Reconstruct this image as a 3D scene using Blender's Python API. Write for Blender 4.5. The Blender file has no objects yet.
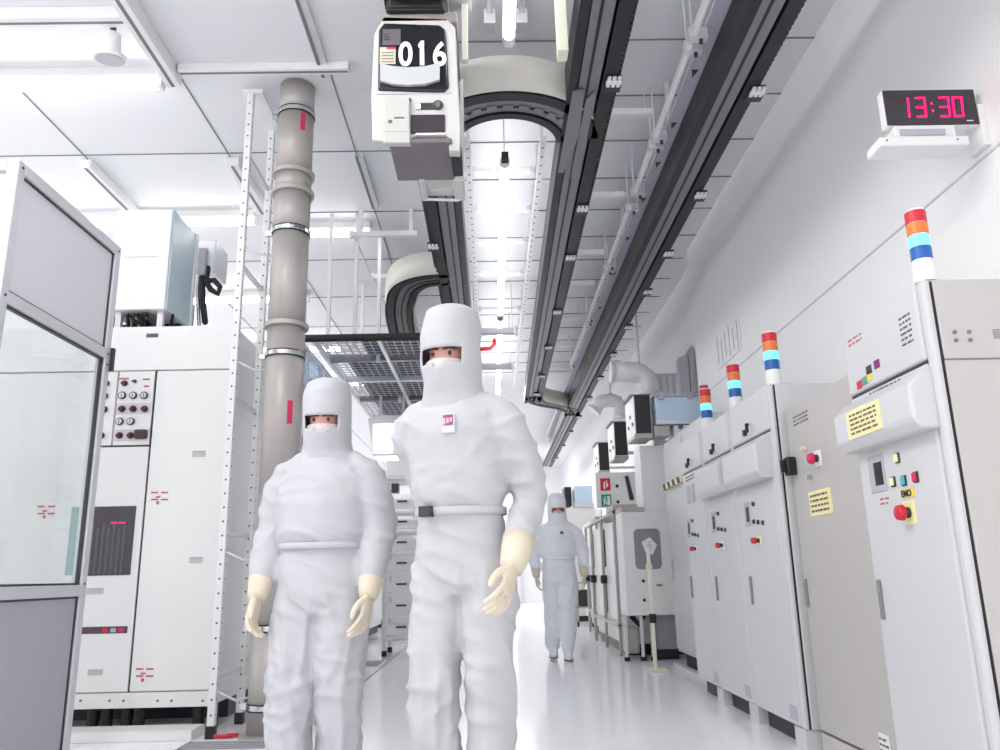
import bpy, bmesh, math, random
from mathutils import Vector, Matrix, noise
C = bpy.context.scene.collection
S = bpy.context.scene
PI = math.pi
rnd = random.Random(7)

# ------------------------------------------------------------------ camera
YAW, PITCH, ROLL, FPX, EYE = 0.01414886, 0.24711838, -0.02149071, 792.17642, 0.88
_f = Vector((math.sin(YAW)*math.cos(PITCH), math.cos(YAW)*math.cos(PITCH), math.sin(PITCH)))
_r = _f.cross(Vector((0, 0, 1))).normalized()
_u = _r.cross(_f)
RT = _r*math.cos(ROLL) + _u*math.sin(ROLL)
UP = _u*math.cos(ROLL) - _r*math.sin(ROLL)
cam_data = bpy.data.cameras.new('camera')
cam = bpy.data.objects.new('camera', cam_data)
C.objects.link(cam)
m = Matrix.Identity(4)
for i in range(3):
    m[i][0], m[i][1], m[i][2] = RT[i], UP[i], -_f[i]
m[0][3], m[1][3], m[2][3] = 0, 0, EYE
cam.matrix_world = m
cam_data.sensor_width = 36
cam_data.lens = FPX/1000*36
cam_data.clip_start = 0.05
S.camera = cam

# ------------------------------------------------------------------ world and light
w = bpy.data.worlds.new('daylight_white')
S.world = w
w.use_nodes = True
bg = w.node_tree.nodes['Background']
bg.inputs[0].default_value = (1, 1, 1, 1)
bg.inputs[1].default_value = 1.1
S.view_settings.view_transform = 'Standard'
S.view_settings.look = 'None'
S.view_settings.gamma = 1
S.view_settings.use_curve_mapping = False
S.view_settings.exposure = 0.66
S.cycles.max_bounces = 10
S.cycles.diffuse_bounces = 7

def area_light(name, loc, sx, sy, power, rot=(0, 0, 0)):
    l = bpy.data.lights.new(name, 'AREA')
    l.shape = 'RECTANGLE'; l.size = sx; l.size_y = sy; l.energy = power
    l.color = (1, 0.99, 0.98)
    o = bpy.data.objects.new(name, l); C.objects.link(o)
    o.location = loc; o.rotation_euler = rot
    return o
# added area lights without fixtures: a right wall wash and far hall fill
area_light('added_fill_light', (-1.7, 1.2, 4.2), 0.5, 3.0, 70, (0, math.radians(-62), 0))  # unseen light added and tilted to brighten the right wall
area_light('added_fill_light', (0.15, 16.5, 4.2), 0.9, 5.0, 70)
area_light('added_fill_light', (0.15, 22.0, 4.2), 2.0, 3.0, 70)

# ------------------------------------------------------------------ pixel -> point in the room
def ray(px, py):
    return RT*((px-500)/FPX) + UP*((375-py)/FPX) + _f
def at_y(px, py, Y):
    d = ray(px, py); t = Y/d.y; return Vector((d.x*t, Y, EYE+d.z*t))
def at_x(px, py, X):
    d = ray(px, py); t = X/d.x; return Vector((X, d.y*t, EYE+d.z*t))
def at_z(px, py, Z):
    d = ray(px, py); t = (Z-EYE)/d.z; return Vector((d.x*t, d.y*t, Z))

# ------------------------------------------------------------------ materials
def lin(c):
    c = c/255
    return c/12.92 if c <= 0.04045 else ((c+0.055)/1.055)**2.4
def mat(name, rgb, rough=0.5, metal=0.0, emit=0.0, vary=0.04, scale=6.0, alpha=1.0, spec=0.5, ecol=None):
    M = bpy.data.materials.new(name); M.use_nodes = True
    nt = M.node_tree; b = nt.nodes['Principled BSDF']
    col = tuple(lin(v) for v in rgb)
    tc = nt.nodes.new('ShaderNodeTexCoord'); nz = nt.nodes.new('ShaderNodeTexNoise')
    nz.inputs['Scale'].default_value = scale; nz.inputs['Detail'].default_value = 4
    nt.links.new(tc.outputs['Object'], nz.inputs['Vector'])
    mx = nt.nodes.new('ShaderNodeMix'); mx.data_type = 'RGBA'
    mx.inputs['A'].default_value = (*[v*(1-vary) for v in col], 1)
    mx.inputs['B'].default_value = (*[min(1, v*(1+vary)) for v in col], 1)
    nt.links.new(nz.outputs['Fac'], mx.inputs['Factor'])
    nt.links.new(mx.outputs['Result'], b.inputs['Base Color'])
    b.inputs['Roughness'].default_value = rough
    b.inputs['Metallic'].default_value = metal
    b.inputs['Specular IOR Level'].default_value = spec
    if emit:
        e = tuple(lin(v) for v in (ecol or rgb))
        b.inputs['Emission Color'].default_value = (*e, 1)
        b.inputs['Emission Strength'].default_value = emit
    return M
def glass_mat(name, tint, refl):
    M = bpy.data.materials.new(name); M.use_nodes = True
    nt = M.node_tree; nt.nodes.remove(nt.nodes['Principled BSDF'])
    out = nt.nodes['Material Output']
    tr = nt.nodes.new('ShaderNodeBsdfTransparent'); tr.inputs[0].default_value = (*tint, 1)
    gl = nt.nodes.new('ShaderNodeBsdfGlossy'); gl.inputs['Roughness'].default_value = 0.03
    lw = nt.nodes.new('ShaderNodeLayerWeight'); lw.inputs[0].default_value = 0.5
    pw_ = nt.nodes.new('ShaderNodeMath'); pw_.operation = 'POWER'; pw_.inputs[1].default_value = 5
    nt.links.new(lw.outputs['Facing'], pw_.inputs[0])
    ad = nt.nodes.new('ShaderNodeMath'); ad.operation = 'MULTIPLY_ADD'; ad.inputs[1].default_value = 0.6; ad.inputs[2].default_value = refl
    mx = nt.nodes.new('ShaderNodeMixShader')
    nt.links.new(pw_.outputs[0], ad.inputs[0]); nt.links.new(ad.outputs[0], mx.inputs[0])
    nt.links.new(tr.outputs[0], mx.inputs[1]); nt.links.new(gl.outputs[0], mx.inputs[2])
    nt.links.new(mx.outputs[0], out.inputs[0])
    return M

WHITE = mat('white_paint', (232, 232, 232), 0.4)
WALL = mat('wall_panel', (236, 236, 237), 0.45, vary=0.02, scale=1)
CEIL = mat('ceiling_panel', (226, 227, 231), 0.5, vary=0.02, scale=1)
FLOOR = mat('floor_coat', (243, 243, 246), 0.16, vary=0.02, scale=2)
FLOOR_TILE = mat('floor_tile', (226, 227, 231), 0.3, vary=0.03, scale=3)
SEAM = mat('seam_grey', (120, 120, 124), 0.6)
CAB = mat('cabinet_white', (202, 203, 205), 0.38, vary=0.015, scale=2)
CABSIDE = mat('cabinet_side', (192, 187, 185), 0.4, vary=0.02, scale=2)
CABGREY = mat('cabinet_grey', (186, 182, 179), 0.42, vary=0.02, scale=2)
BLACK = mat('black_rubber', (26, 26, 29), 0.5)
DARK = mat('dark_plastic', (52, 50, 56), 0.4)
RAILD = mat('rail_dark', (42, 41, 45), 0.45, 0.2)
RAILM = mat('rail_grey', (128, 127, 133), 0.4, 0.2)
RAILL = mat('rail_light', (186, 186, 198), 0.4)
BEIGE = mat('rail_cover_beige', (214, 211, 203), 0.45)
ALU = mat('aluminium', (214, 215, 220), 0.35, 0.25)
STEEL = mat('brushed_steel', (180, 174, 171), 0.42, 0.2, vary=0.05, scale=12)
CHROME = mat('chrome', (200, 202, 206), 0.2, 0.9)
GREYP = mat('grey_panel', (176, 177, 186), 0.45, vary=0.02)
BLUEG = mat('blue_grey_panel', (186, 205, 214), 0.35)
TANK = mat('tank_blue', (196, 216, 236), 0.3)
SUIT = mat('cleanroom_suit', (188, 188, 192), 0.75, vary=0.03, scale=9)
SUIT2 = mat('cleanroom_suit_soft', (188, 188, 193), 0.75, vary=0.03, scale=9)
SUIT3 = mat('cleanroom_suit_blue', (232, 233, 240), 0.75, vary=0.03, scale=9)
GLOVE = mat('latex_glove', (216, 204, 184), 0.5, vary=0.04, scale=14)
SKIN = mat('skin', (214, 160, 146), 0.5, vary=0.06, scale=18)
BROW = mat('brow_dark', (86, 44, 42), 0.6)
EYEW = mat('eye_white', (205, 180, 174), 0.25)
RED = mat('red', (206, 30, 52), 0.4)
PINK = mat('sticker_red', (214, 40, 92), 0.5)
ORANGE = mat('orange', (232, 120, 50), 0.35)
CYANL = mat('cyan_lit', (110, 215, 250), 0.3, emit=0.55)
BLUE = mat('lamp_blue', (20, 92, 172), 0.3)
GREEN = mat('sign_green', (38, 150, 122), 0.45)
YELLOW = mat('yellow_label', (240, 230, 170), 0.5, vary=0.05)
YELLOW2 = mat('yellow_plate', (236, 206, 84), 0.5)
LED = mat('led_magenta', (235, 20, 110), 0.4, emit=1.1)
INK = mat('ink', (96, 92, 96), 0.6)
INKRED = mat('ink_red', (190, 90, 104), 0.6)
TUBE = mat('tube_glow', (255, 255, 255), 0.4, emit=8.0, vary=0)
TUBE2 = mat('strip_glow', (255, 255, 255), 0.4, emit=7.5, vary=0)
LITPANEL = mat('lit_diffuser', (255, 255, 255), 0.4, emit=1.4, vary=0)
CREAM = mat('cream_wood', (222, 208, 184), 0.5, vary=0.06)
GLASS = glass_mat('clear_glass', (0.93, 0.95, 0.95), 0.05)
GLASSB = glass_mat('blue_glass', (0.72, 0.8, 0.88), 0.08)
SMOKE = glass_mat('smoked_cover', (0.35, 0.35, 0.38), 0.06)

def perforated(ca, cb, axis, pitch, r):
    """white steel with punched holes along one axis, centred at ca, cb on the other two"""
    M = mat('perforated_steel', (232, 232, 232), 0.4); nt = M.node_tree; b = nt.nodes['Principled BSDF']
    def mth(op, a, b2=None):
        n = nt.nodes.new('ShaderNodeMath'); n.operation = op
        for k, v in ((0, a), (1, b2)):
            if v is None: continue
            if isinstance(v, (int, float)): n.inputs[k].default_value = v
            else: nt.links.new(v, n.inputs[k])
        return n.outputs[0]
    tc = nt.nodes.new('ShaderNodeTexCoord'); sp_ = nt.nodes.new('ShaderNodeSeparateXYZ'); nt.links.new(tc.outputs['Object'], sp_.inputs[0])
    along = mth('MULTIPLY', mth('SUBTRACT', mth('FRACT', mth('DIVIDE', sp_.outputs[axis], pitch)), 0.5), pitch)
    a2 = mth('MULTIPLY', along, along); o1, o2 = [k for k in range(3) if k != axis]
    d1 = mth('SUBTRACT', sp_.outputs[o1], ca); d2 = mth('SUBTRACT', sp_.outputs[o2], cb)
    h1 = mth('LESS_THAN', mth('ADD', a2, mth('MULTIPLY', d1, d1)), r*r); h2 = mth('LESS_THAN', mth('ADD', a2, mth('MULTIPLY', d2, d2)), r*r)
    hole = mth('MAXIMUM', h1, h2)
    old = b.inputs['Base Color'].links[0].from_socket
    mx = nt.nodes.new('ShaderNodeMix'); mx.data_type = 'RGBA'; nt.links.new(hole, mx.inputs['Factor']); nt.links.new(old, mx.inputs['A']); mx.inputs['B'].default_value = (0.1, 0.1, 0.11, 1)
    nt.links.new(mx.outputs['Result'], b.inputs['Base Color'])
    return M

# ------------------------------------------------------------------ mesh helpers
def B(): return bmesh.new()
def box(bm, x0, x1, y0, y1, z0, z1):
    if x0 > x1: x0, x1 = x1, x0
    if y0 > y1: y0, y1 = y1, y0
    if z0 > z1: z0, z1 = z1, z0
    v = [bm.verts.new((x, y, z)) for x in (x0, x1) for y in (y0, y1) for z in (z0, z1)]
    for f in ((0, 1, 3, 2), (4, 6, 7, 5), (0, 4, 5, 1), (2, 3, 7, 6), (0, 2, 6, 4), (1, 5, 7, 3)):
        bm.faces.new([v[i] for i in f])
    return bm
def loft(bm, rings, cap=True):
    vs = [[bm.verts.new(p) for p in r] for r in rings]
    n = len(vs[0])
    for a, b in zip(vs, vs[1:]):
        for i in range(n):
            bm.faces.new((a[i], a[(i+1) % n], b[(i+1) % n], b[i]))
    if cap:
        bm.faces.new(vs[0][::-1]); bm.faces.new(vs[-1])
    return bm
def frame_of(t):
    t = t.normalized()
    a = Vector((0, 0, 1)) if abs(t.z) < 0.9 else Vector((0, 1, 0))
    u = t.cross(a).normalized(); return u, t.cross(u)
def cyl(bm, p, q, r0, r1=None, n=20):
    p, q = Vector(p), Vector(q); r1 = r0 if r1 is None else r1
    u, v = frame_of(q-p)
    return loft(bm, [[c + (u*math.cos(2*PI*i/n) + v*math.sin(2*PI*i/n))*r for i in range(n)] for c, r in ((p, r0), (q, r1))])
def tube(bm, pts, rs, n=10, caps=0):
    pts = [Vector(p) for p in pts]
    if not isinstance(rs, (list, tuple)): rs = [rs]*len(pts)
    rings = []; u = None
    for i, p in enumerate(pts):
        t = (pts[min(i+1, len(pts)-1)] - pts[max(i-1, 0)]).normalized()
        if u is None: u, v = frame_of(t)
        else:
            u = (u - t*u.dot(t)).normalized()
        v = t.cross(u)
        ring = lambda c, r: [c + (u*math.cos(2*PI*k/n) + v*math.sin(2*PI*k/n))*r for k in range(n)]
        if caps and i == 0:
            for a in (80, 45): rings.append(ring(p - t*rs[0]*math.sin(math.radians(a)), rs[0]*math.cos(math.radians(a))))
        rings.append(ring(p, rs[i]))
        if caps and i == len(pts)-1:
            for a in (45, 80): rings.append(ring(p + t*rs[i]*math.sin(math.radians(a)), rs[i]*math.cos(math.radians(a))))
    return loft(bm, rings)
def prism_y(bm, poly, y0, y1):      # poly of (x, z)
    return loft(bm, [[(x, y, z) for x, z in poly] for y in (y0, y1)])
def prism_z(bm, poly, z0, z1):
    return loft(bm, [[(x, y, z) for x, y in poly] for z in (z0, z1)])
def prism_x(bm, poly, x0, x1):      # poly of (y, z)
    return loft(bm, [[(x, y, z) for y, z in poly] for x in (x0, x1)])
def sweep(bm, path, prof):          # path of (x, y), profile of (offset to the right, z)
    rings = []
    for i, p in enumerate(path):
        a, b = path[max(i-1, 0)], path[min(i+1, len(path)-1)]
        t = Vector((b[0]-a[0], b[1]-a[1])).normalized()
        rings.append([(p[0]+t.y*o, p[1]-t.x*o, z) for o, z in prof])
    return loft(bm, rings)

W = {}
def obj(name, bm, material, parent=None, bevel=0.0, smooth=False, seg=2):
    bmesh.ops.recalc_face_normals(bm, faces=bm.faces)
    me = bpy.data.meshes.new(name); bm.to_mesh(me); bm.free()
    return link_mesh(name, me, material, parent, bevel, smooth, seg)
def link_mesh(name, me, material, parent=None, bevel=0.0, smooth=False, seg=2):
    o = bpy.data.objects.new(name, me); C.objects.link(o)
    if material: me.materials.append(material)
    if parent is not None:
        me.transform(W[parent.name].inverted()); o.parent = parent; W[o.name] = W[parent.name]
    else:
        xs = [v.co for v in me.vertices]
        lo = Vector([min(c[i] for c in xs) for i in range(3)]); hi = Vector([max(c[i] for c in xs) for i in range(3)])
        loc = Vector(((lo.x+hi.x)/2, (lo.y+hi.y)/2, lo.z))
        me.transform(Matrix.Translation(-loc)); o.location = loc; W[o.name] = Matrix.Translation(loc)
    if bevel:
        md = o.modifiers.new('bevel', 'BEVEL'); md.width = bevel; md.segments = seg; md.limit_method = 'ANGLE'
    if smooth:
        for p in me.polygons: p.use_smooth = True
    return o
def thing(name, label, cat, loc, group=None, rotz=0.0):
    o = bpy.data.objects.new(name, None); C.objects.link(o)
    o.empty_display_size = 0.1
    o.location = loc; o.rotation_euler = (0, 0, rotz)
    W[o.name] = Matrix.Translation(loc) @ Matrix.Rotation(rotz, 4, 'Z')
    o['label'] = label; o['category'] = cat
    if group: o['group'] = group
    return o
def tag(o, label, cat, group=None):
    o['label'] = label; o['category'] = cat
    if group: o['group'] = group
    return o
def struct(name, bm, material, bevel=0):
    o = obj(name, bm, material, None, bevel); o['kind'] = 'structure'; return o
def dup(root, offset, label=None):
    def cp(o, par):
        c = o.copy(); C.objects.link(c)
        if par is not None: c.parent = par
        for ch in list(o.children): cp(ch, c)
        return c
    r = cp(root, None); r.location = root.location + Vector(offset)
    W[r.name] = Matrix.Translation(offset) @ W[root.name]
    if label: r['label'] = label
    return r
def bx(*a): return box(B(), *a)
def text_mesh(txt, size, bold=0.0, depth=0.002, sx=1.0):
    cu = bpy.data.curves.new('lettering', 'FONT'); cu.body = txt; cu.size = size; cu.extrude = depth; cu.offset = bold
    o = bpy.data.objects.new('lettering', cu); C.objects.link(o)
    dg = bpy.context.evaluated_depsgraph_get()
    me = bpy.data.meshes.new_from_object(o.evaluated_get(dg))
    bpy.data.objects.remove(o); bpy.data.curves.remove(cu)
    me.transform(Matrix.Diagonal((sx, 1, 1, 1)))
    return me
FRONT = Matrix.Rotation(PI/2, 4, 'X')                                   # text that faces -Y
AISLE = Matrix.Rotation(-PI/2, 4, 'Z') @ Matrix.Rotation(PI/2, 4, 'X')  # text that faces -X
def text_obj(name, txt, size, at, rot, material, parent, bold=0.0, sx=1.0):
    me = text_mesh(txt, size, bold, 0.0015, sx)
    me.transform(Matrix.Translation(at) @ rot)
    return link_mesh(name, me, material, parent)

# ------------------------------------------------------------------ the room
CZ = 4.30
struct('floor', bx(-7, 2.6, -2.5, 27, -0.1, 0), FLOOR)
struct('ceiling', bx(-7, 2.6, -0.6, 27, CZ, CZ+0.1), CEIL)
struct('wall_right', bx(2.2, 2.35, -0.5, 8.1, 0, CZ), WALL)
struct('wall_right_far', bx(2.34, 2.5, 8.1, 27, 0, CZ), WALL)
struct('wall_front', bx(-2.2, 2.6, -2.6, -2.5, 0, CZ), WALL)
struct('wall_back', bx(-7, 2.34, 26.4, 26.6, 0, CZ), WALL)
n_trim = [0]
def trim(bm, material=SEAM):
    n_trim[0] += 1
    return struct('trim_%d' % n_trim[0], bm, material)
trim(bx(2.194, 2.2, -0.5, 8.1, 2.615, 2.625), mat('wall_seam', (205, 205, 207), 0.5))       # horizontal wall panel joint
trim(bx(-1.145, -1.133, -2, 26, 0, 0.002))                       # joint between walkway and raised tiles
for k in range(22):
    trim(bx(-6.9, -1.15, 0.7+1.2*k, 0.706+1.2*k, 0, 0.0015), CABGREY)
for x in (-1.74, -2.34, -2.94):
    trim(bx(x, x+0.005, -2, 26, 0, 0.0015), CABGREY)
for x in (-3.3, -2.12, -1.07):                                   # ceiling joints running along the hall
    trim(bx(x-0.004, x+0.004, 0.6, 26, CZ-0.006, CZ), SEAM)
for y in (3.6, 5.9, 7.02, 8.2, 9.4, 10.6, 11.8):
    trim(bx(-6.9, -0.5, y, y+0.008, CZ-0.006, CZ), SEAM)
for k in range(16):
    trim(bx(-0.2, 2.2, 3.9+0.63*k, 3.908+0.63*k, CZ-0.008, CZ), SEAM)

# white ceiling channels
def channel(x0, x1, y0, y1, z0, label, group=None):
    t = thing('ceiling_channel', label, 'channel', ((x0+x1)/2, (y0+y1)/2, z0), group)
    obj('channel_body', bx(x0, x1, y0, y1, z0, CZ), WHITE, t, 0.006)
    b = B(); along_y = (y1-y0) > (x1-x0)
    if along_y: box(b, (x0+x1)/2-0.012, (x0+x1)/2+0.012, y0+0.01, y1-0.01, z0-0.002, z0+0.001)
    else: box(b, x0+0.01, x1-0.01, (y0+y1)/2-0.01, (y0+y1)/2+0.01, z0-0.002, z0+0.001)
    obj('slot', b, SEAM, t)
channel(-2.19, -2.09, 2.9, 4.84, 4.19, 'white ceiling channel running beside the speaker towards the bright lamp strip', 'white channels under the left ceiling')
channel(-4.6, -2.2, 4.16, 4.26, 4.22, 'white crosswise ceiling channel just in front of the speaker', 'white channels under the left ceiling')
channel(-2.08, -0.92, 4.72, 4.79, 4.24, 'white crosswise ceiling channel above the top of the steel pipe', 'white channels under the left ceiling')
channel(-3.36, -3.27, 5.97, 6.9, 4.22, 'short white ceiling channel above the booth roof edge', 'white channels under the left ceiling')
channel(-2.16, -2.05, 5.97, 6.9, 4.22, 'short white ceiling channel behind the perforated upright', 'white channels under the left ceiling')
for (x, y0, y1, lab) in ((-1.1, 3.3, 4.86, 'dark slotted ceiling profile near the picture top left of the vehicle'), (-1.05, 5.95, 6.9, 'dark slotted ceiling profile left of the numbered vehicle bottom')):
    t = thing('ceiling_profile', lab, 'channel', (x, (y0+y1)/2, 4.27), 'dark ceiling profiles')
    obj('profile_body', bx(x-0.035, x+0.035, y0, y1, 4.27, CZ), ALU, t)
    obj('dark_slot', bx(x-0.03, x-0.008, y0, y1, 4.266, 4.28), SEAM, t)

def lamp_strip(x0, x1, y, z, label, group='bright lamp strips on the left ceiling'):
    t = thing('strip_lamp', label, 'lamp', ((x0+x1)/2, y, z), group)
    obj('housing', bx(x0, x1, y-0.07, y+0.07, z+0.03, CZ), WHITE, t, 0.004)
    b = B(); cyl(b, (x0+0.02, y, z), (x1-0.02, y, z), 0.032, n=14)
    obj('lamp_tube', b, TUBE2, t, smooth=True)
    for x in (x0, x1): obj('end_cap', bx(x-0.015, x+0.015, y-0.04, y+0.04, z-0.035, z+0.04), WHITE, t, 0.004)
lamp_strip(-4.7, -2.22, 4.82, 4.2, 'bright ceiling lamp strip behind the hanging speaker')
lamp_strip(-3.3, -2.2, 7.0, 4.2, 'bright ceiling lamp strip behind the white box on the machine')
lamp_strip(-4.75, -3.42, 7.0, 4.2, 'bright ceiling lamp strip above the booth roof edge')
for y, lab in ((0.4, 'ceiling lamp strip above the camera'), (2.6, 'ceiling lamp strip between the camera and the loudspeaker'), (9.2, 'ceiling lamp strip behind the steel pipe over the left tools'), (11.4, 'ceiling lamp strip far behind the service platform'), (13.6, 'farthest ceiling lamp strip on the left')):
    lamp_strip(-4.6, -1.3 if y < 4 else -2.2, y, 4.2, lab)
lamp_strip(-2.0, -1.15, 7.3, 4.2, 'short bright ceiling lamp strip seen just right of the steel pipe')

# ceiling loudspeaker
p = at_z(105, 25, 4.2)
t = thing('ceiling_speaker', 'small white round loudspeaker hanging from the ceiling beside the lamp strip', 'speaker', (p.x, p.y+0.1, 4.0))
x, y = p.x, p.y+0.1
b = B(); cyl(b, (x, y, 4.06), (x, y-0.02, 4.2), 0.065, 0.055, 24); obj('speaker_body', b, WHITE, t, 0.006, True)
b = B(); cyl(b, (x, y+0.005, 4.03), (x, y, 4.06), 0.1, 0.09, 28); obj('speaker_flange', b, WHITE, t, 0.004)
b = B(); cyl(b, (x, y+0.006, 4.026), (x, y+0.005, 4.031), 0.085, 0.085, 28); obj('grille', b, GREYP, t)
obj('bracket', bx(x-0.015, x+0.015, y-0.01, y+0.01, 4.19, CZ), DARK, t)

# ------------------------------------------------------------------ electrical cabinets along the right wall
XF, XW = 1.53, 2.19
def cabinet(name, label, y0, y1, z1, split, xf=XF, m_=CAB, side=CABSIDE, z0=0.09, group=None):
    t = thing(name, label, 'cabinet', ((xf+XW)/2, (y0+y1)/2, 0), group)
    obj('plinth', bx(xf+0.06, XW-0.02, y0+0.05, y1-0.02, 0, z0), BLACK, t)
    obj('foot', bx(xf+0.01, xf+0.2, y0+0.012, y0+0.16, 0, z0), m_, t, 0.004)
    obj('carcass', bx(xf+0.03, XW, y0+0.012, y1-0.004, z0, z1-0.003), m_, t)
    obj('corner_post', bx(xf+0.004, xf+0.034, y0, y0+0.045, z0, z1), m_, t, 0.012)
    obj('gasket', bx(xf+0.034, xf+0.041, y0+0.004, y0+0.02, z0, z1-0.01), BLACK, t)
    obj('side_panel', bx(xf+0.041, XW-0.002, y0, y0+0.03, z0+0.0, z1-0.004), side, t, 0.006)
    if split:
        obj('upper_panel', bx(xf, xf+0.035, y0+0.048, y1-0.008, split+0.006, z1), m_, t, 0.01)
        obj('door', bx(xf, xf+0.035, y0+0.048, y1-0.008, z0+0.005, split-0.006), m_, t, 0.01)
        obj('door_seam', bx(xf+0.01, xf+0.05, y0+0.003, y1-0.008, split-0.006, split+0.006), DARK, t)
    else:
        obj('door', bx(xf, xf+0.035, y0+0.048, y1-0.008, z0+0.005, z1), m_, t, 0.01)
    return t
def hood(t, y0, y1, z0, z1, d=0.1, xf=XF):
    b = B(); prism_y(b, [(xf+0.01, z1), (xf-0.03, z1), (xf-d, z1-0.05), (xf-d, z0+0.035), (xf-d+0.03, z0), (xf+0.01, z0)], y0, y1)
    return obj('hood', b, CAB, t, 0.012, seg=3)
def dot(bm, y, z, r, xf, d=0.012, n=18): return cyl(bm, (xf+0.002, y, z), (xf-d, y, z), r, n=n)
def estop(t, y, z, xf, plate=YELLOW2, r=0.03, knob=RED):
    pl = obj('stop_plate', bx(xf-0.004, xf+0.002, y-r*1.3, y+r*1.3, z-r*1.3, z+r*1.3), plate, t, 0.002)
    b = B(); cyl(b, (xf-0.003, y, z), (xf-0.025, y, z), r*0.62, n=18); obj('stop_collar', b, DARK, t)
    b = B(); cyl(b, (xf-0.024, y, z), (xf-0.05, y, z), r*0.95, r*0.8, 22); obj('stop_button', b, knob, t, 0.005, True)
def screen(t, y0, y1, z0, z1, xf):
    obj('display_frame', bx(xf-0.005, xf+0.002, y0, y1, z0, z1), GREYP, t, 0.003)
    obj('display', bx(xf-0.007, xf, y0+0.012, y0+(y1-y0)*0.6, z0+0.025, z1-0.03), BLACK, t)
def button(t, y, z, xf, m_, s=0.017):
    f_ = obj('button_bezel', bx(xf-0.006, xf+0.002, y-s, y+s, z-s*1.15, z+s*1.15), DARK, t, 0.003)
    obj('button', bx(xf-0.013, xf-0.004, y-s*0.72, y+s*0.72, z-s*0.9, z+s*0.9), m_, t, 0.003)
def slot_handle(t, y, z0, z1, xf):
    obj('handle', bx(xf-0.012, xf+0.002, y-0.011, y+0.011, z0, z1), mat('handle_grey', (128, 128, 134), 0.4), t, 0.004)
    obj('lock', bx(xf-0.014, xf-0.01, y-0.006, y+0.006, z1-0.045, z1-0.02), CHROME, t)
def scribble(name, t, y0, y1, z0, z1, xf, rows, m_=INK, seed=1):
    r = random.Random(seed); b = B(); h = (z1-z0)/rows
    for i in range(rows):
        z = z1-h*(i+0.5); y = y1
        while y > y0+0.006:
            l = r.uniform(0.012, 0.04); box(b, xf-0.0012, xf, max(y0, y-l), y, z-h*0.2, z+h*0.2); y -= l+r.uniform(0.006, 0.014)
    return obj(name, b, m_, t)

# nearest large cabinet
big = cabinet('control_cabinet', 'large white control cabinet nearest the camera, with yellow label and hood', 2.62, 3.28, 1.865, 1.575)
hood(big, 2.645, 3.27, 1.335, 1.54, 0.085)
lab = obj('warning_label', bx(XF-0.088, XF-0.083, 2.86, 3.14, 1.375, 1.485), YELLOW, big)
scribble('label_print', big, 2.89, 3.11, 1.385, 1.475, XF-0.0885, 5, INK, 3)
screen(big, 3.06, 3.185, 1.165, 1.31, XF)
button(big, 2.95, 1.275, XF, YELLOW); button(big, 3.005, 1.192, XF, YELLOW); button(big, 2.925, 1.187, XF, mat('button_cyan', (80, 190, 200), 0.4)); button(big, 2.84, 1.19, XF, PINK)
obj('stop_sign', bx(XF-0.003, XF+0.001, 2.865, 2.955, 1.125, 1.155), YELLOW2, big)
text_obj('stop_lettering', 'EMO', 0.034, (XF-0.0035, 2.955, 1.128), AISLE, BLACK, big, 0.0008)
estop(big, 2.92, 1.07, XF, YELLOW, 0.032)
scribble('small_sticker', big, 3.06, 3.13, 1.11, 1.145, XF, 2, INKRED, 5)
slot_handle(big, 3.225, 0.68, 0.83, XF)
for i, (y, z, m_) in enumerate(((3.17, 1.61, RED), (3.12, 1.615, mat('sticker_teal', (90, 160, 150), 0.5)), (3.075, 1.65, DARK), (3.08, 1.622, YELLOW2), (3.005, 1.655, mat('sticker_purple', (128, 36, 110), 0.5)))):
    obj('sticker', bx(XF-0.002, XF+0.002, y-0.022, y+0.022, z-0.017, z+0.017), m_, big)
scribble('door_print', big, 3.1, 3.22, 1.78, 1.82, XF, 2, INKRED, 6)
scribble('side_print', big, 2.72, 2.8, 1.66, 1.78, XF, 6, INK, 7)
scribble('hood_print', big, 2.85, 3.1, 1.548, 1.562, XF, 1, INK, 8)
for (x, z) in ((1.62, 1.665), (1.67, 1.665), (1.62, 1.635), (1.67, 1.635)):
    b = B(); cyl(b, (x, 2.62, z), (x, 2.614, z), 0.007, n=10); obj('screw', b, SEAM, big)
b = B()
for i in range(6):
    for j in range(5): box(b, 1.755+j*0.008, 1.759+j*0.008, 2.618, 2.6215, 1.64+i*0.006, 1.643+i*0.006)
obj('vent', b, SEAM, big)
obj('side_seam', bx(XF+0.041, XW-0.002, 2.6185, 2.6215, 1.565, 1.571), SEAM, big)

# darker grey cabinet
XG = 1.60
grey = cabinet('control_cabinet', 'darker grey control cabinet between the large white one and three slim ones', 3.3, 4.21, 1.72, None, XG, CABGREY, CABGREY, 0.1)
estop(grey, 3.84, 1.40, XG, WHITE, 0.03, PINK)
obj('main_switch', bx(XG-0.05, XG, 4.115, 4.175, 1.355, 1.45), BLACK, grey, 0.008)
obj('switch_lever', bx(XG-0.075, XG-0.045, 4.135, 4.155, 1.37, 1.435), BLACK, grey, 0.004)
b = B(); dot(b, 3.97, 1.47, 0.012, XG, 0.03); obj('lamp_knob', b, CREAM, grey)
b = B(); dot(b, 3.94, 1.32, 0.012, XG, 0.03); obj('key_switch', b, CHROME, grey)
obj('sticker', bx(XG-0.003, XG, 3.93, 4.0, 1.385, 1.42), mat('sticker_green', (150, 205, 195), 0.5), grey)
obj('warning_label', bx(XG-0.004, XG, 3.74, 4.0, 1.13, 1.25), YELLOW, grey)
scribble('label_print', grey, 3.77, 3.98, 1.14, 1.24, XG-0.0045, 4, INK, 11)
slot_handle(grey, 4.165, 0.69, 0.83, XG)
scribble('door_print', grey, 3.9, 4.1, 1.6, 1.66, XG, 3, INK, 12)
obj('paper_notice', bx(XG-0.003, XG, 3.47, 3.56, 0.1, 0.21), WHITE, grey)
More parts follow.
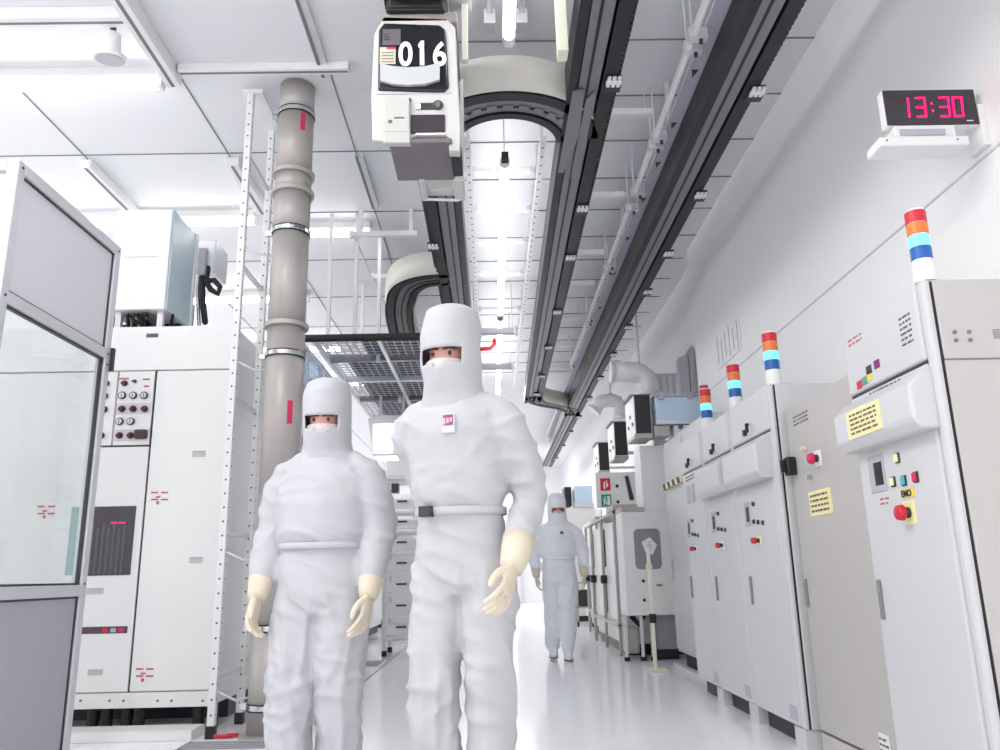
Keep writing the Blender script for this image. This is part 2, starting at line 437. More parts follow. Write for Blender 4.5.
scribble('notice_print', grey, 3.475, 3.555, 0.11, 0.2, XG-0.0035, 4, INK, 13)
obj('base_panel', bx(XG+0.003, XG+0.05, 3.31, 4.2, 0.0, 0.095), CABSIDE, grey, 0.003)

# three slim cabinets
slim = []
spec = [(4.23, 4.965, 'nearest of the three slim white cabinets, black latch above wide hood', True),
        (4.975, 5.675, 'middle one of the three slim white cabinets, with rounded hood', True),
        (5.685, 6.33, 'farthest of the three slim white cabinets, without a hood', False)]
for i, (y0, y1, lab, h) in enumerate(spec):
    t = cabinet('slim_cabinet', lab, y0, y1, 1.875, 1.62, XF, CAB, CAB, 0.1, 'slim white control cabinets on the right wall')
    yn = y0
    if h: hood(t, yn+0.05, y1-0.05, 1.36, 1.6, 0.09)
    else:
        obj('dial_window', bx(XF-0.004, XF, y1-0.2, y1-0.12, 1.38, 1.52), GREYP, t, 0.003)
        obj('dial_window', bx(XF-0.004, XF, y1-0.34, y1-0.26, 1.38, 1.52), GREYP, t, 0.003)
        scribble('door_print', t, y1-0.4, y1-0.1, 1.55, 1.6, XF, 2, INK, 20)
    yc = yn+0.42
    obj('latch_plate', bx(XF-0.004, XF, yc-0.06, yc+0.06, 1.655, 1.70), WHITE, t)
    obj('latch', bx(XF-0.02, XF, yc-0.01, yc+0.03, 1.655, 1.69), BLACK, t, 0.003)
    obj('latch', bx(XF-0.02, XF, yc-0.05, yc-0.03, 1.665, 1.72), BLACK, t, 0.003)
    yo = yn+0.5
    screen(t, yo, yo+0.1, 1.13, 1.27, XF)
    for k, m_ in enumerate((DARK, DARK, mat('button_green', (60, 110, 90), 0.4))): button(t, yo-0.06-0.075*k, 1.15-0.008*k, XF, m_, 0.012)
    b = B(); dot(b, yo-0.08, 1.25, 0.013, XF); obj('key_switch', b, DARK, t)
    estop(t, yo-0.12, 1.04, XF, WHITE if i else YELLOW, 0.02)
    slot_handle(t, yn+0.6, 0.68, 0.84, XF)
    obj('name_plate', bx(XF-0.003, XF, yn+0.06, yn+0.17, 0.13, 0.2), GREYP, t)

# signal towers
def signal_tower(x, y, z, label, s=1.0):
    t = thing('signal_tower', label, 'signal light', (x, y, z), 'signal towers on the right cabinets')
    r = 0.036*s; z_ = z
    b = B(); cyl(b, (x, y, z_), (x, y, z_+0.085*s), r*1.08, r*1.02, 28); obj('tower_base', b, WHITE, t, 0.003, False)
    z_ += 0.085*s
    for nm, m_, h in (('blue_lens', BLUE, 0.05), ('lit_lens', CYANL, 0.046), ('amber_lens', ORANGE, 0.046), ('red_lens', RED, 0.046)):
        b = B(); cyl(b, (x, y, z_+0.001), (x, y, z_+h*s-0.001), r, n=28); obj(nm, b, m_, t, 0.002)
        b = B(); cyl(b, (x, y, z_-0.002), (x, y, z_+0.002), r*0.93, n=28); obj('lens_ring', b, WHITE, t)
        z_ += h*s
    b = B(); cyl(b, (x, y, z_), (x, y, z_+0.008), r, r*0.9, 28); obj('tower_cap', b, WHITE, t)
signal_tower(1.575, 2.665, 1.865, 'four-colour signal tower on the large nearest cabinet')
signal_tower(1.61, 4.34, 1.875, 'four-colour signal tower on the nearest of the slim cabinets', 1.15)
signal_tower(1.61, 5.05, 1.875, 'four-colour signal tower on the middle slim cabinet', 1.15)
signal_tower(1.61, 5.76, 1.875, 'four-colour signal tower on the farthest slim cabinet', 1.15)
signal_tower(1.88, 6.75, 2.15, 'small far signal tower on the white machine behind the slim cabinets', 1.1)

# digital clock on its wall bracket
t = thing('digital_clock', 'black digital clock with magenta digits on a white wall bracket', 'clock', (2.0, 3.12, 2.6))
yc = 3.08
a, b_ = at_y(880, 91, yc), at_y(973, 89, yc); c_, d_ = at_y(882.5, 127, yc), at_y(975, 124.5, yc)
x0, x1, z0, z1 = a.x+0.005, b_.x, (c_.z+d_.z)/2, (a.z+b_.z)/2
obj('clock_case', bx(x0, x1, yc, yc+0.045, z0, z1), WHITE, t, 0.004)
obj('clock_face', bx(x0+0.003, x1-0.003, yc-0.006, yc+0.01, z0+0.003, z1-0.003), mat('clock_face', (58, 50, 56), 0.3), t, 0.002)
def seven(ch, x, z, w_, h_):
    on = {'1': 'bc', '3': 'abgcd', '0': 'abcdef'}[ch]; th = h_*0.075
    bm = B(); sl = 0.06
    segs = {'a': (0, h_, w_, h_), 'g': (0, h_/2, w_, h_/2), 'd': (0, 0, w_, 0), 'f': (0, h_/2, 0, h_), 'e': (0, 0, 0, h_/2), 'b': (w_, h_/2, w_, h_), 'c': (w_, 0, w_, h_/2)}
    for s in on:
        xa, za, xb, zb = segs[s]; n = 4 if s in 'agd' else 5
        for k in range(n):                                  # rows of LED dots
            u0, u1 = (k+0.08)/n, (k+0.92)/n
            p0 = (xa+(xb-xa)*u0, za+(zb-za)*u0); p1 = (xa+(xb-xa)*u1, za+(zb-za)*u1)
            box(bm, x+min(p0[0], p1[0])-th*0.5+sl*min(p0[1], p1[1]), x+max(p0[0], p1[0])+th*0.5+sl*min(p0[1], p1[1]), yc-0.009, yc-0.005, z+min(p0[1], p1[1])-th*0.5, z+max(p0[1], p1[1])+th*0.5)
    return bm
H_ = (z1-z0)*0.52; zb = z0+(z1-z0)*0.23; L = x1-x0
for ch, fx in (('1', 0.155), ('3', 0.335), ('3', 0.59), ('0', 0.735)):
    obj('digit', seven(ch, x0+L*fx, zb, L*0.095, H_), LED, t)
bm = B()
for zz in (0.3, 0.7): box(bm, x0+L*0.505, x0+L*0.52, yc-0.009, yc-0.005, zb+H_*zz-0.006, zb+H_*zz+0.006)
obj('colon', bm, LED, t)
obj('maker_mark', bx(x0+L*0.86, x0+L*0.93, yc-0.0075, yc-0.005, z0+0.017, z0+0.021), WHITE, t)
k = obj('bracket_tray', bx(x0-0.05, x0+L*0.83, yc-0.02, yc+0.11, z0-0.105, z0-0.06), WHITE, t, 0.008)
obj('bracket_plate', bx(x0+0.03, x0+L*0.72, yc-0.005, yc+0.07, z0-0.065, z0), WHITE, t, 0.004)
obj('label_strip', bx(x0+L*0.12, x0+L*0.6, yc-0.012, yc-0.004, z0-0.05, z0-0.022), GREYP, t)
obj('wall_arm', bx(x0+L*0.4, 2.2, yc+0.03, yc+0.065, z0+0.03, z0+0.06), WHITE, t, 0.003)
obj('wall_flange', bx(2.17, 2.2, yc-0.01, yc+0.11, z0-0.1, z0+0.1), WHITE, t, 0.003)
for (x, z) in ((x0-0.02, z0-0.08), (x0+L*0.7, z0-0.08)):
    bm = B(); cyl(bm, (x, yc-0.02, z), (x, yc-0.024, z), 0.004, n=8); obj('screw', bm, SEAM, t)

# wall notice with ruled lines
t = thing('wall_notice', 'white document holder with thin ruled lines high on the right wall', 'notice', (2.18, 7.0, 2.5))
y0 = at_x(716, 345, 2.19).y; y1 = at_x(741, 345, 2.19).y
zb_, zt_ = at_x(716, 372, 2.19).z, at_x(716, 338, 2.19).z
ya, yb = min(y0, y1), max(y0, y1)
obj('backing', bx(2.188, 2.2, ya, yb, zb_, zt_), WHITE, t, 0.003)
bm = B()
for k in range(6): box(bm, 2.186, 2.189, ya+(yb-ya)*(k+0.5)/6-0.005, ya+(yb-ya)*(k+0.5)/6+0.005, zb_+0.02+0.03*(k % 2), zt_-0.03*((k+1) % 3))
obj('ruled_lines', bm, SEAM, t)

# ------------------------------------------------------------------ overhead rails
ZR = 3.7
def rail(label, path, flip=1, covers=None, clips=(), clip_side=1, hangers=(), group='overhead transport rails'):
    mid = path[len(path)//2]
    t = thing('overhead_rail', label, 'rail', (mid[0], mid[1], ZR), group)
    f = flip
    pr = lambda pts: [(o*f, ZR+z) for o, z in pts]
    bm = B(); sweep(bm, path, pr([(-0.14, 0), (-0.085, 0), (-0.085, 0.018), (-0.122, 0.03), (-0.122, 0.22), (-0.14, 0.22)])); obj('flange', bm, RAILD, t)
    bm = B(); sweep(bm, path, pr([(-0.075, 0.014), (0.045, 0.014), (0.045, 0.05), (-0.075, 0.05)])); obj('power_channel', bm, RAILM, t)
    bm = B(); sweep(bm, path, pr([(-0.03, 0.008), (-0.014, 0.008), (-0.014, 0.016), (-0.03, 0.016)])); obj('groove', bm, RAILD, t)
    bm = B(); sweep(bm, path, pr([(0.06, 0.0), (0.14, 0.0), (0.14, 0.22), (0.125, 0.22), (0.125, 0.03), (0.06, 0.018)])); obj('flange', bm, RAILD, t)
    bm = B(); sweep(bm, path, pr([(-0.13, 0.2), (0.13, 0.2), (0.13, 0.225), (-0.13, 0.225)])); obj('top_plate', bm, DARK, t)
    if covers:
        for o in covers:
            bm = B(); s_ = 1 if o > 0 else -1
            sweep(bm, path, [(o, ZR+0.005), (o+0.006*s_, ZR+0.005), (o+0.006*s_, ZR+0.25), (o, ZR+0.25)]); obj('side_cover', bm, BEIGE, t, smooth=True)
    else:
        bm = B(); (xa, ya), (xb, yb) = path[0], path[-1]; n = int((yb-ya)/0.045)      # ribbed cable strip beside the rail
        for k in range(n):
            y = ya+(k+0.15)*(yb-ya)/n; x = xa+(xb-xa)*(y-ya)/(yb-ya)
            u0, u1 = sorted((0.14*f, 0.158*f)); box(bm, x+u0, x+u1, y, y+0.03, ZR+0.02, ZR+0.07)
        u0, u1 = sorted((0.141*f, 0.18*f)); box(bm, xa+u0, xa+u1, ya, yb, ZR+0.072, ZR+0.1)
        obj('cable_strip', bm, DARK, t)
    for y in clips:
        cb = obj('clip', bx(path[0][0]+0.09*clip_side, path[0][0]+0.19*clip_side, y, y+0.12, ZR-0.02, ZR+0.02), DARK, t)
        bm = B()
        for q in range(3): box(bm, path[0][0]+(0.1+0.03*q)*clip_side, path[0][0]+(0.12+0.03*q)*clip_side, y-0.03, y+0.06, ZR-0.026, ZR-0.012)
        box(bm, path[0][0]+0.095*clip_side, path[0][0]+0.185*clip_side, y+0.0, y+0.03, ZR-0.03, ZR-0.018)
        obj('white_tab', bm, WHITE, cb)
    for (x, y) in hangers:
        bm = B(); cyl(bm, (x, y, ZR+0.2), (x, y, CZ), 0.008, n=8); obj('hanger_rod', bm, ALU, t)
        bm = B(); box(bm, x-0.03, x+0.03, y-0.03, y+0.03, ZR+0.21, ZR+0.25); obj('hanger_clamp', bm, ALU, t)
LX, RX, WX = -0.33, 0.625, 1.515
left_rail = rail('left overhead rail carrying the numbered vehicle', [(LX, 1.2), (LX, 11.6)], -1, None, (6.45, 9.2), -1, [(LX, y) for y in (5.6, 7.6, 9.6, 11.4)])
right_rail = rail('middle overhead rail right of the hanging tube lamp', [(RX, 1.2), (RX+0.03, 6.0), (RX+0.1, 13.2)], 1, None, (4.08, 5.75, 6.75, 8.3, 9.7, 11.2, 12.4), 1, [(RX, y) for y in (3.2, 5.9, 8.5, 11.0)])
wall_rail = rail('long overhead rail closest to the right wall', [(WX, 1.2), (WX, 21.5)], 1, None, (4.2, 5.55, 6.7, 7.7, 8.9, 10.1, 11.4, 12.8, 14.4, 16, 17.8, 19.8), 1, [(WX, y) for y in (3.0, 5.2, 7.4, 9.6, 12, 15, 18)])
MX = (LX+RX)/2; R_ = (RX-LX)/2; CY = 4.84
loop = [(MX - R_*math.cos(a), CY - R_*math.sin(a)) for a in [math.radians(8+164*i/32) for i in range(33)]]
rail('curved overhead rail loop joining left and middle rails above the vehicle', loop, 1, (0.155,), ())
# small plates inside the curve
def bez(p0, p1, p2, p3, n=14):
    out = []
    for i in range(n+1):
        s = i/n; out.append(tuple((1-s)**3*a+3*s*(1-s)**2*b+3*s*s*(1-s)*c+s**3*d for a, b, c, d in zip(p0, p1, p2, p3)))
    return out
spath = bez((-0.38, 7.33), (-0.6, 7.33), (-0.82, 7.4), (-0.9, 7.85)) + bez((-0.9, 7.85), (-0.97, 8.2), (-1.05, 8.5), (-1.06, 10.8))[1:]
rail('S-curved branch rail with pale side cover, left of the left rail', spath, -1, (-0.155, 0.155), (), 1, [(-0.95, 8.2), (-1.06, 9.6)])
rail('short curved rail end joining middle rail to wall rail far away', bez((RX+0.1, 12.7), (RX+0.1, 13.7), (WX, 13.3), (WX, 14.4)), 1, (0.155,), ())
# switch plates in the fork of the middle rail
t = thing('rail_switch', 'grey fork plate where the curved loop meets the middle rail', 'rail switch', (RX-0.05, 4.7, ZR))
bm = B(); prism_z(bm, [(RX-0.09, 4.2), (RX-0.02, 4.2), (RX-0.0, 4.72), (RX-0.06, 5.2), (RX-0.1, 5.2)], ZR-0.006, ZR+0.008); obj('fork_plate', bm, RAILM, t)
bm = B(); prism_z(bm, [(RX+0.0, 4.3), (RX+0.05, 4.2), (RX+0.06, 4.9), (RX+0.0, 5.3)], ZR-0.006, ZR+0.008); obj('fork_plate', bm, RAILM, t)
bm = B()
for k in range(9):
    a = PI*(0.22+0.56*k/8); rr = R_-0.02
    cx, cy = MX-rr*math.cos(a), CY-rr*math.sin(a)
    u = Vector((math.sin(a), -math.cos(a), 0)); v = Vector((-math.cos(a), -math.sin(a), 0))
    prism_z(bm, [(Vector((cx, cy, 0))+u*s1*0.032+v*s2*0.022).xy for s1, s2 in ((-1, -1), (1, -1), (1, 1), (-1, 1))], ZR+0.004, ZR+0.012)
obj('guide_plates', bm, RAILM, t)

# light trunking and sprinkler style conduit between the middle rail and the wall rail
t = thing('cable_trunking', 'long pale lavender cable trunking beside the wall rail', 'cable trunking', (1.36, 10, 3.9))
obj('trunking_body', bx(1.29, 1.41, 1.5, 18, 3.935, 3.965), RAILL, t, 0.004)
for y in (4.35, 4.95, 5.5, 6.1, 6.9, 7.8, 8.9):
    bm = B(); prism_z(bm, [(1.31, y), (1.35, y), (1.33, y+0.08)], 3.929, 3.936); obj('arrow_mark', bm, DARK, t)
for y in (3, 5, 7, 9, 12, 15): obj('hanger', bx(1.3, 1.33, y, y+0.03, 3.96, CZ), ALU, t)
for (y0, y1, lab) in ((3.0, 4.0, 'nearest'), (4.03, 5.1, 'second'), (5.13, 5.95, 'third'), (6.15, 7.5, 'fourth'), (7.55, 9.2, 'fifth'), (9.25, 11.4, 'farthest')):
    t = thing('strut_rail', 'slim white strut with end brackets, %s along the lavender trunking' % lab, 'strut', (1.22, (y0+y1)/2, 3.87), 'slim white struts under the ceiling')
    bm = B(); box(bm, 1.2, 1.235, y0, y1, 3.87, 3.905); obj('strut_body', bm, WHITE, t, 0.006)
    for y in (y0+0.03, y1-0.06):
        obj('bracket', bx(1.19, 1.3, y, y+0.05, 3.86, 3.93), ALU, t, 0.003)
        bm = B(); cyl(bm, (1.26, y+0.02, 3.835), (1.26, y+0.02, 3.87), 0.012, n=10); obj('bolt', bm, DARK, t)
        bm = B(); cyl(bm, (1.215, y+0.025, 3.9), (1.215, y+0.025, CZ), 0.006, n=8); obj('hanger_rod', bm, ALU, t)
labs = ['nearest', 'second', 'third', 'fourth', 'fifth', 'sixth', 'seventh', 'eighth', 'ninth']
for k, y in enumerate((5.16, 6.46, 7.75, 8.65, 9.9, 11.2, 12.5)):
    t = thing('ceiling_crossbar', 'white crossbar between middle rail and trunking, %s from the camera' % labs[k], 'crossbar', (0.98, y, 4.12), 'white crossbars right of the middle rail')
    obj('bar', bx(0.74, 1.24, y-0.03, y+0.03, 4.12, 4.17), WHITE, t, 0.004)
    for x in (0.8, 1.18):
        bm = B(); cyl(bm, (x, y, 4.16), (x, y, CZ), 0.006, n=8); obj('hanger_rod', bm, ALU, t)

# ------------------------------------------------------------------ hanging tube lamps in the middle
def tube_lamp(y0, y1, z, label):
    t = thing('tube_lamp', label, 'lamp', (0.145, (y0+y1)/2, z), 'hanging tube lamps between the rails')
    bm = B(); cyl(bm, (0.145, y0+0.06, z), (0.145, y1-0.06, z), 0.033, n=16); obj('glow_tube', bm, TUBE, t, smooth=True)
    for a, b in ((y0, y0+0.07), (y1-0.07, y1)):
        bm = B(); cyl(bm, (0.145, a, z), (0.145, b, z), 0.037, n=16); obj('end_cap', bm, WHITE, t, 0.004)
    obj('lamp_socket', bx(0.12, 0.17, y0-0.07, y0, z-0.03, z+0.03), BLACK, t, 0.004)
    y = y0+0.1
    while y < y1:
        bm = B(); cyl(bm, (0.145, y, z+0.03), (0.145, y, CZ), 0.005, n=8); obj('hanger_rod', bm, ALU, t); y += 1.6
tube_lamp(1.8, 3.93, 3.83, 'glowing tube lamp nearest the camera, above the curved rail')
tube_lamp(5.3, 8.9, 3.86, 'glowing tube lamp starting just behind the curved rail')
tube_lamp(9.0, 13.6, 3.86, 'glowing tube lamp farthest down the hall above the person')
for (x, y0, y1, lab) in ((-0.13, 5.2, 13, 'long white perforated strut along the left rail'), (0.43, 5.2, 13, 'long white perforated strut along the middle rail')):
    t = thing('perforated_strut', lab, 'strut', (x, 9, 3.95), 'perforated struts beside the tube lamps')
    bm = B(); box(bm, x-0.022, x+0.022, y0, y1, 3.95, 3.99); obj('strut_body', bm, perforated(0, 0.02, 1, 0.13, 0.011), t)
    y = y0+0.2
    while y < y1:
        bm = B(); box(bm, x-0.012, x+0.012, y, y+0.025, 3.98, CZ); obj('post', bm, WHITE, t); y += 1.5
for k, y in enumerate((5.85, 6.55, 7.25, 8.1, 9.3, 10.4)):
    t = thing('lamp_crossbar', 'white crossbar above the tube lamps, %s behind the curved rail' % labs[k], 'crossbar', (0.15, y, 4.05), 'white crossbars above the tube lamps')
    obj('bar', bx(-0.16, 0.46, y-0.025, y+0.025, 4.05, 4.09), WHITE, t, 0.004)
    for x in (-0.1, 0.38): obj('joint', bx(x-0.02, x+0.02, y-0.035, y+0.035, 4.04, 4.095), ALU, t, 0.003)
    for x in (-0.12, 0.42):
        bm = B(); cyl(bm, (x, y, 4.08), (x, y, CZ), 0.006, n=8); obj('hanger_rod', bm, ALU, t)
for k, y in enumerate((8.9, 10.15)):
    t = thing('service_bar', 'lower white service bar crossing below the tube lamp, %s one' % labs[k], 'crossbar', (0.02, y, 3.6), 'service bars below the tube lamps')
    z = 3.62 if k == 0 else 3.52
    obj('bar', bx(-0.3, 0.34 if k == 0 else 0.3, y-0.03, y+0.03, z, z+0.07), GREYP, t, 0.005)
    obj('end_plate', bx(0.3, 0.33, y-0.04, y+0.04, z-0.02, z+0.09), ALU, t, 0.003)
    for x in (-0.17, 0.28):
        bm = B(); cyl(bm, (x, y, z+0.06), (x, y, CZ), 0.006, n=8); obj('hanger_rod', bm, ALU, t)
bm = B(); q = at_y(478, 349.5, 10.4); q2 = at_y(490, 348.5, 10.4); q3 = at_y(494.5, 343, 10.4)
tube(bm, [q, q.lerp(q2, 0.6), q2, (q2+q3)/2+Vector((0.012, 0, -0.008)), q3, q3+Vector((0, 0, 0.04))], 0.026, 14, 1)
tag(obj('red_pipe', bm, RED, smooth=True), 'short bent red pipe beside the tube lamp above the tall person', 'pipe')
# two rods and a white bracket strut in front of the loop
for (px, lab) in ((490, 'left'), (521, 'right')):
    a = at_y(px, 52, 4.3).x
    t = thing('suspension_rod', 'pair of thin white suspension rods, %s of the near tube lamp' % lab, 'rod', (a, 4.1, 3.8), 'suspension rods by the near tube lamp')
    for dx in (-0.014, 0.014):
        bm = B(); cyl(bm, (a+dx, 2.4, 4.17), (a+dx, 4.12, 4.17), 0.007, n=8); obj('rod', bm, ALU, t)
    obj('clamp', bx(a-0.035, a+0.035, 4.1, 4.2, 4.1, 4.2), ALU, t, 0.004)
    bm = B(); cyl(bm, (a, 4.15, 4.18), (a, 4.15, CZ), 0.008, n=8); obj('hanger', bm, ALU, t)
t = thing('cable_post', 'pale yellowish bracket post beside the middle rail near the top of the picture', 'bracket', (0.42, 3.7, 3.7))
obj('post_body', bx(0.395, 0.45, 3.62, 3.72, 3.55, 3.98), mat('bracket_ivory', (226, 224, 204), 0.5), t, 0.006)
obj('arm', bx(0.36, 0.46, 3.2, 3.7, 3.98, 4.03), ALU, t, 0.004)
for x in (0.38, 0.43): obj('upright', bx(x-0.01, x+0.01, 3.25, 3.3, 4.02, CZ), ALU, t, 0.003)
t = thing('cable_post', 'pale perforated bracket strip behind the top right of the vehicle', 'bracket', (-0.1, 3.6, 3.6))
obj('post_body', bx(-0.115, -0.08, 3.62, 3.66, 3.5, 4.0), mat('bracket_ivory_two', (220, 220, 206), 0.5), t, 0.004)
obj('arm', bx(-0.18, -0.06, 3.55, 3.68, 3.84, 3.88), ALU, t, 0.004)
obj('hanger', bx(-0.11, -0.09, 3.63, 3.65, 3.98, CZ), ALU, t)

# ------------------------------------------------------------------ the numbered overhead vehicle
YV = 3.45
VEHW = mat('vehicle_white', (192, 192, 190), 0.4)
def vp(px, py): q = at_y(px, py, YV); return q.x, q.z
t = thing('transport_vehicle', 'white overhead transport vehicle with black window numbered 016', 'vehicle', (LX, YV+0.3, 2.9))
veh = t
def poly_px(pts): return [vp(*p) for p in pts]
outer = poly_px([(383, 16), (447, 18), (455, 27), (458, 80), (461, 130), (460, 151), (449, 150), (448, 137), (412, 137), (411, 145), (372, 140), (371, 96), (374, 34)])
bm = B(); prism_y(bm, outer, YV, YV+0.07); obj('front_cover', bm, VEHW, t, 0.008, seg=3)
bm = B(); prism_y(bm, [(x*0.98+LX*0.02, z) for x, z in poly_px([(381, 12), (450, 14), (457, 30), (460, 85), (459, 140), (374, 138), (371, 96), (373, 36)])], YV+0.07, YV+0.1); obj('cover_gasket', bm, DARK, t, 0.008)
bm = B(); prism_y(bm, poly_px([(384, 24), (440, 26), (446, 31), (449, 88), (444, 93), (378, 91), (379, 31)]), YV-0.012, YV+0.01); win = obj('window', bm, mat('window_black', (34, 32, 40), 0.2, vary=0.4, scale=14), t, 0.01, seg=3)
a, b2 = vp(381, 47), vp(397, 31)
obj('grey_card', bx(vp(383, 47)[0], vp(401, 31)[0], YV-0.015, YV-0.01, vp(383, 47)[1], vp(401, 31)[1]), mat('card_grey', (92, 88, 94), 0.5), win)
obj('white_card', bx(vp(380, 66)[0], vp(396, 49)[0], YV-0.015, YV-0.01, vp(380, 66)[1], vp(396, 49)[1]), mat('card_ivory', (190, 188, 168), 0.5), win)
obj('red_mark', bx(vp(387, 51)[0], vp(396, 49)[0], YV-0.017, YV-0.014, vp(387, 51)[1], vp(396, 49)[1]), RED, win)
bm = B()
for r in range(4): box(bm, vp(382, 55)[0], vp(394, 55)[0], YV-0.0165, YV-0.0145, vp(382, 55+r*3)[1], vp(382, 54.4+r*3)[1])
obj('card_print', bm, INK, win)
bm = B()
for r in range(3): box(bm, vp(384, 36)[0], vp(389+r, 36)[0], YV-0.0165, YV-0.0145, vp(384, 36.8+r*2.4)[1], vp(384, 36+r*2.4)[1])
obj('card_print', bm, DARK, win)
hz = vp(410, 42)[1]-vp(410, 66)[1]
one = poly_px([(420.2, 67.5), (424.6, 67.3), (424.2, 43), (421.4, 43.1), (418.6, 46.6), (418.8, 49.6), (420.0, 48.6)])
bm = B(); prism_y(bm, one, YV-0.0185, YV-0.012); obj('digit', bm, mat('digit_white', (246, 246, 246), 0.4), win)
for ch, px in (('0', 398.5), ('6', 432.5)):
    text_obj('digit', ch, hz*1.38, (vp(px, 67.5)[0], YV-0.0165, vp(px, 67.5)[1]), FRONT, mat('digit_white', (246, 246, 246), 0.4), win, 0.0036, 0.76)
bm = B(); prism_y(bm, poly_px([(381, 67), (392, 69.5), (408, 71), (425, 70), (440, 66.5), (440, 83), (425, 87.5), (408, 88.5), (394, 87.5), (381, 84)]), YV-0.03, YV-0.012); obj('paper_strip', bm, mat('strip_white', (178, 182, 182), 0.5), win)
bm = B(); prism_y(bm, poly_px([(384, 101), (410, 101), (410, 120), (411, 146), (384, 146)]), YV-0.03, YV+0.01); fl = obj('flap', bm, mat('flap_white', (184, 183, 179), 0.45), t, 0.006)
obj('flap_gap', bx(vp(384, 102)[0], vp(411, 102)[0], YV-0.008, YV+0.005, vp(384, 101.6)[1], vp(384, 99.2)[1]), DARK, t)
bm = B(); box(bm, vp(395, 122)[0], vp(405, 122)[0], YV-0.0315, YV-0.03, vp(395, 122)[1], vp(395, 120.6)[1]); box(bm, vp(389, 126)[0], vp(393, 126)[0], YV-0.0315, YV-0.03, vp(389, 126.5)[1], vp(389, 123.5)[1]); obj('flap_print', bm, INK, fl)
obj('fold', bx(vp(384, 134)[0], vp(411, 134)[0], YV-0.032, YV-0.029, vp(390, 135.2)[1], vp(390, 134.6)[1]), GREYP, fl)
obj('recess', bx(vp(416, 110)[0], vp(438, 102)[0], YV-0.006, YV+0.004, vp(416, 110)[1], vp(438, 103)[1]), DARK, t, 0.004)
bm = B(); x, z = vp(438, 105.5); cyl(bm, (x, YV+0.004, z), (x, YV-0.01, z), 0.026, n=24); ho = obj('knob_housing', bm, DARK, t, 0.004)
bm = B(); x, z = vp(438, 106.5); cyl(bm, (x, YV-0.008, z), (x, YV-0.026, z), 0.014, n=18); obj('knob', bm, CHROME, ho)
obj('white_switch', bx(vp(416, 110)[0], vp(421, 104)[0], YV-0.012, YV, vp(416, 110)[1], vp(421, 104.5)[1]), WHITE, t, 0.003)
obj('dark_panel', bx(vp(411, 134)[0], vp(445, 115)[0], YV-0.008, YV+0.004, vp(411, 134)[1], vp(445, 115)[1]), mat('panel_dark', (48, 42, 48), 0.35), t, 0.004)
obj('ledge', bx(vp(416, 136)[0], vp(446, 135)[0], YV-0.02, YV+0.01, vp(416, 137)[1], vp(446, 134.6)[1]), WHITE, t, 0.003)
zb0 = vp(415, 138.5)[1]
obj('cover_seam', bx(vp(376, 93)[0], vp(452, 93)[0], YV-0.003, YV+0.003, vp(410, 94.2)[1], vp(410, 93.4)[1]), GREYP, t)
obj('gripper_plate', bx(vp(389, 150)[0], vp(452, 150)[0], YV-0.02, YV+0.36, zb0-0.035, zb0-0.01), mat('underside_brown', (112, 104, 108), 0.4), t, 0.006)
obj('gripper_frame', bx(vp(389, 150)[0]+0.02, vp(452, 150)[0]-0.02, YV+0.02, YV+0.34, zb0-0.01, zb0+0.1), DARK, t, 0.006)
xl, xr = outer[8][0], outer[5][0]
bm = B(); prism_y(bm, [(xl, zb0-0.02), (xr+0.005, zb0-0.02), (xr+0.005, 3.62), (xl, 3.62)], YV+0.5, YV+0.57); obj('rear_cover', bm, VEHW, t, 0.012, seg=3)
obj('rear_foot', bx(xr-0.05, xr+0.01, YV+0.34, YV+0.57, zb0-0.05, zb0), VEHW, t, 0.008)
obj('rear_foot', bx(xl, xl+0.035, YV+0.34, YV+0.57, zb0-0.05, zb0), VEHW, t, 0.008)
obj('side_latch', bx(xr-0.045, xr+0.006, YV+0.06, YV+0.22, zb0-0.09, zb0-0.01), BLACK, t, 0.006)
bm = B(); tube(bm, [(xl+0.02, YV+0.55, zb0-0.045), (xl+0.2, YV+0.56, zb0-0.05), (xr-0.02, YV+0.55, zb0-0.045)], 0.008, 8); obj('guard_wire', bm, WHITE, t, smooth=True)
obj('hoist_body', bx(xl+0.05, xr-0.05, YV+0.1, YV+0.5, zb0+0.1, 3.62), GREYP, t, 0.01)
obj('top_frame', bx(LX-0.2, LX+0.2, YV+0.0, YV+0.55, 3.6, 3.655), mat('frame_taupe', (150, 140, 138), 0.45), t, 0.006)
obj('drive_unit', bx(LX-0.155, LX+0.14, YV-0.03, YV+0.6, 3.645, 3.698), BLACK, t, 0.008)
obj('drive_unit', bx(LX-0.145, LX+0.135, YV-0.04, YV-0.0, 3.655, 3.86), BLACK, t, 0.012)

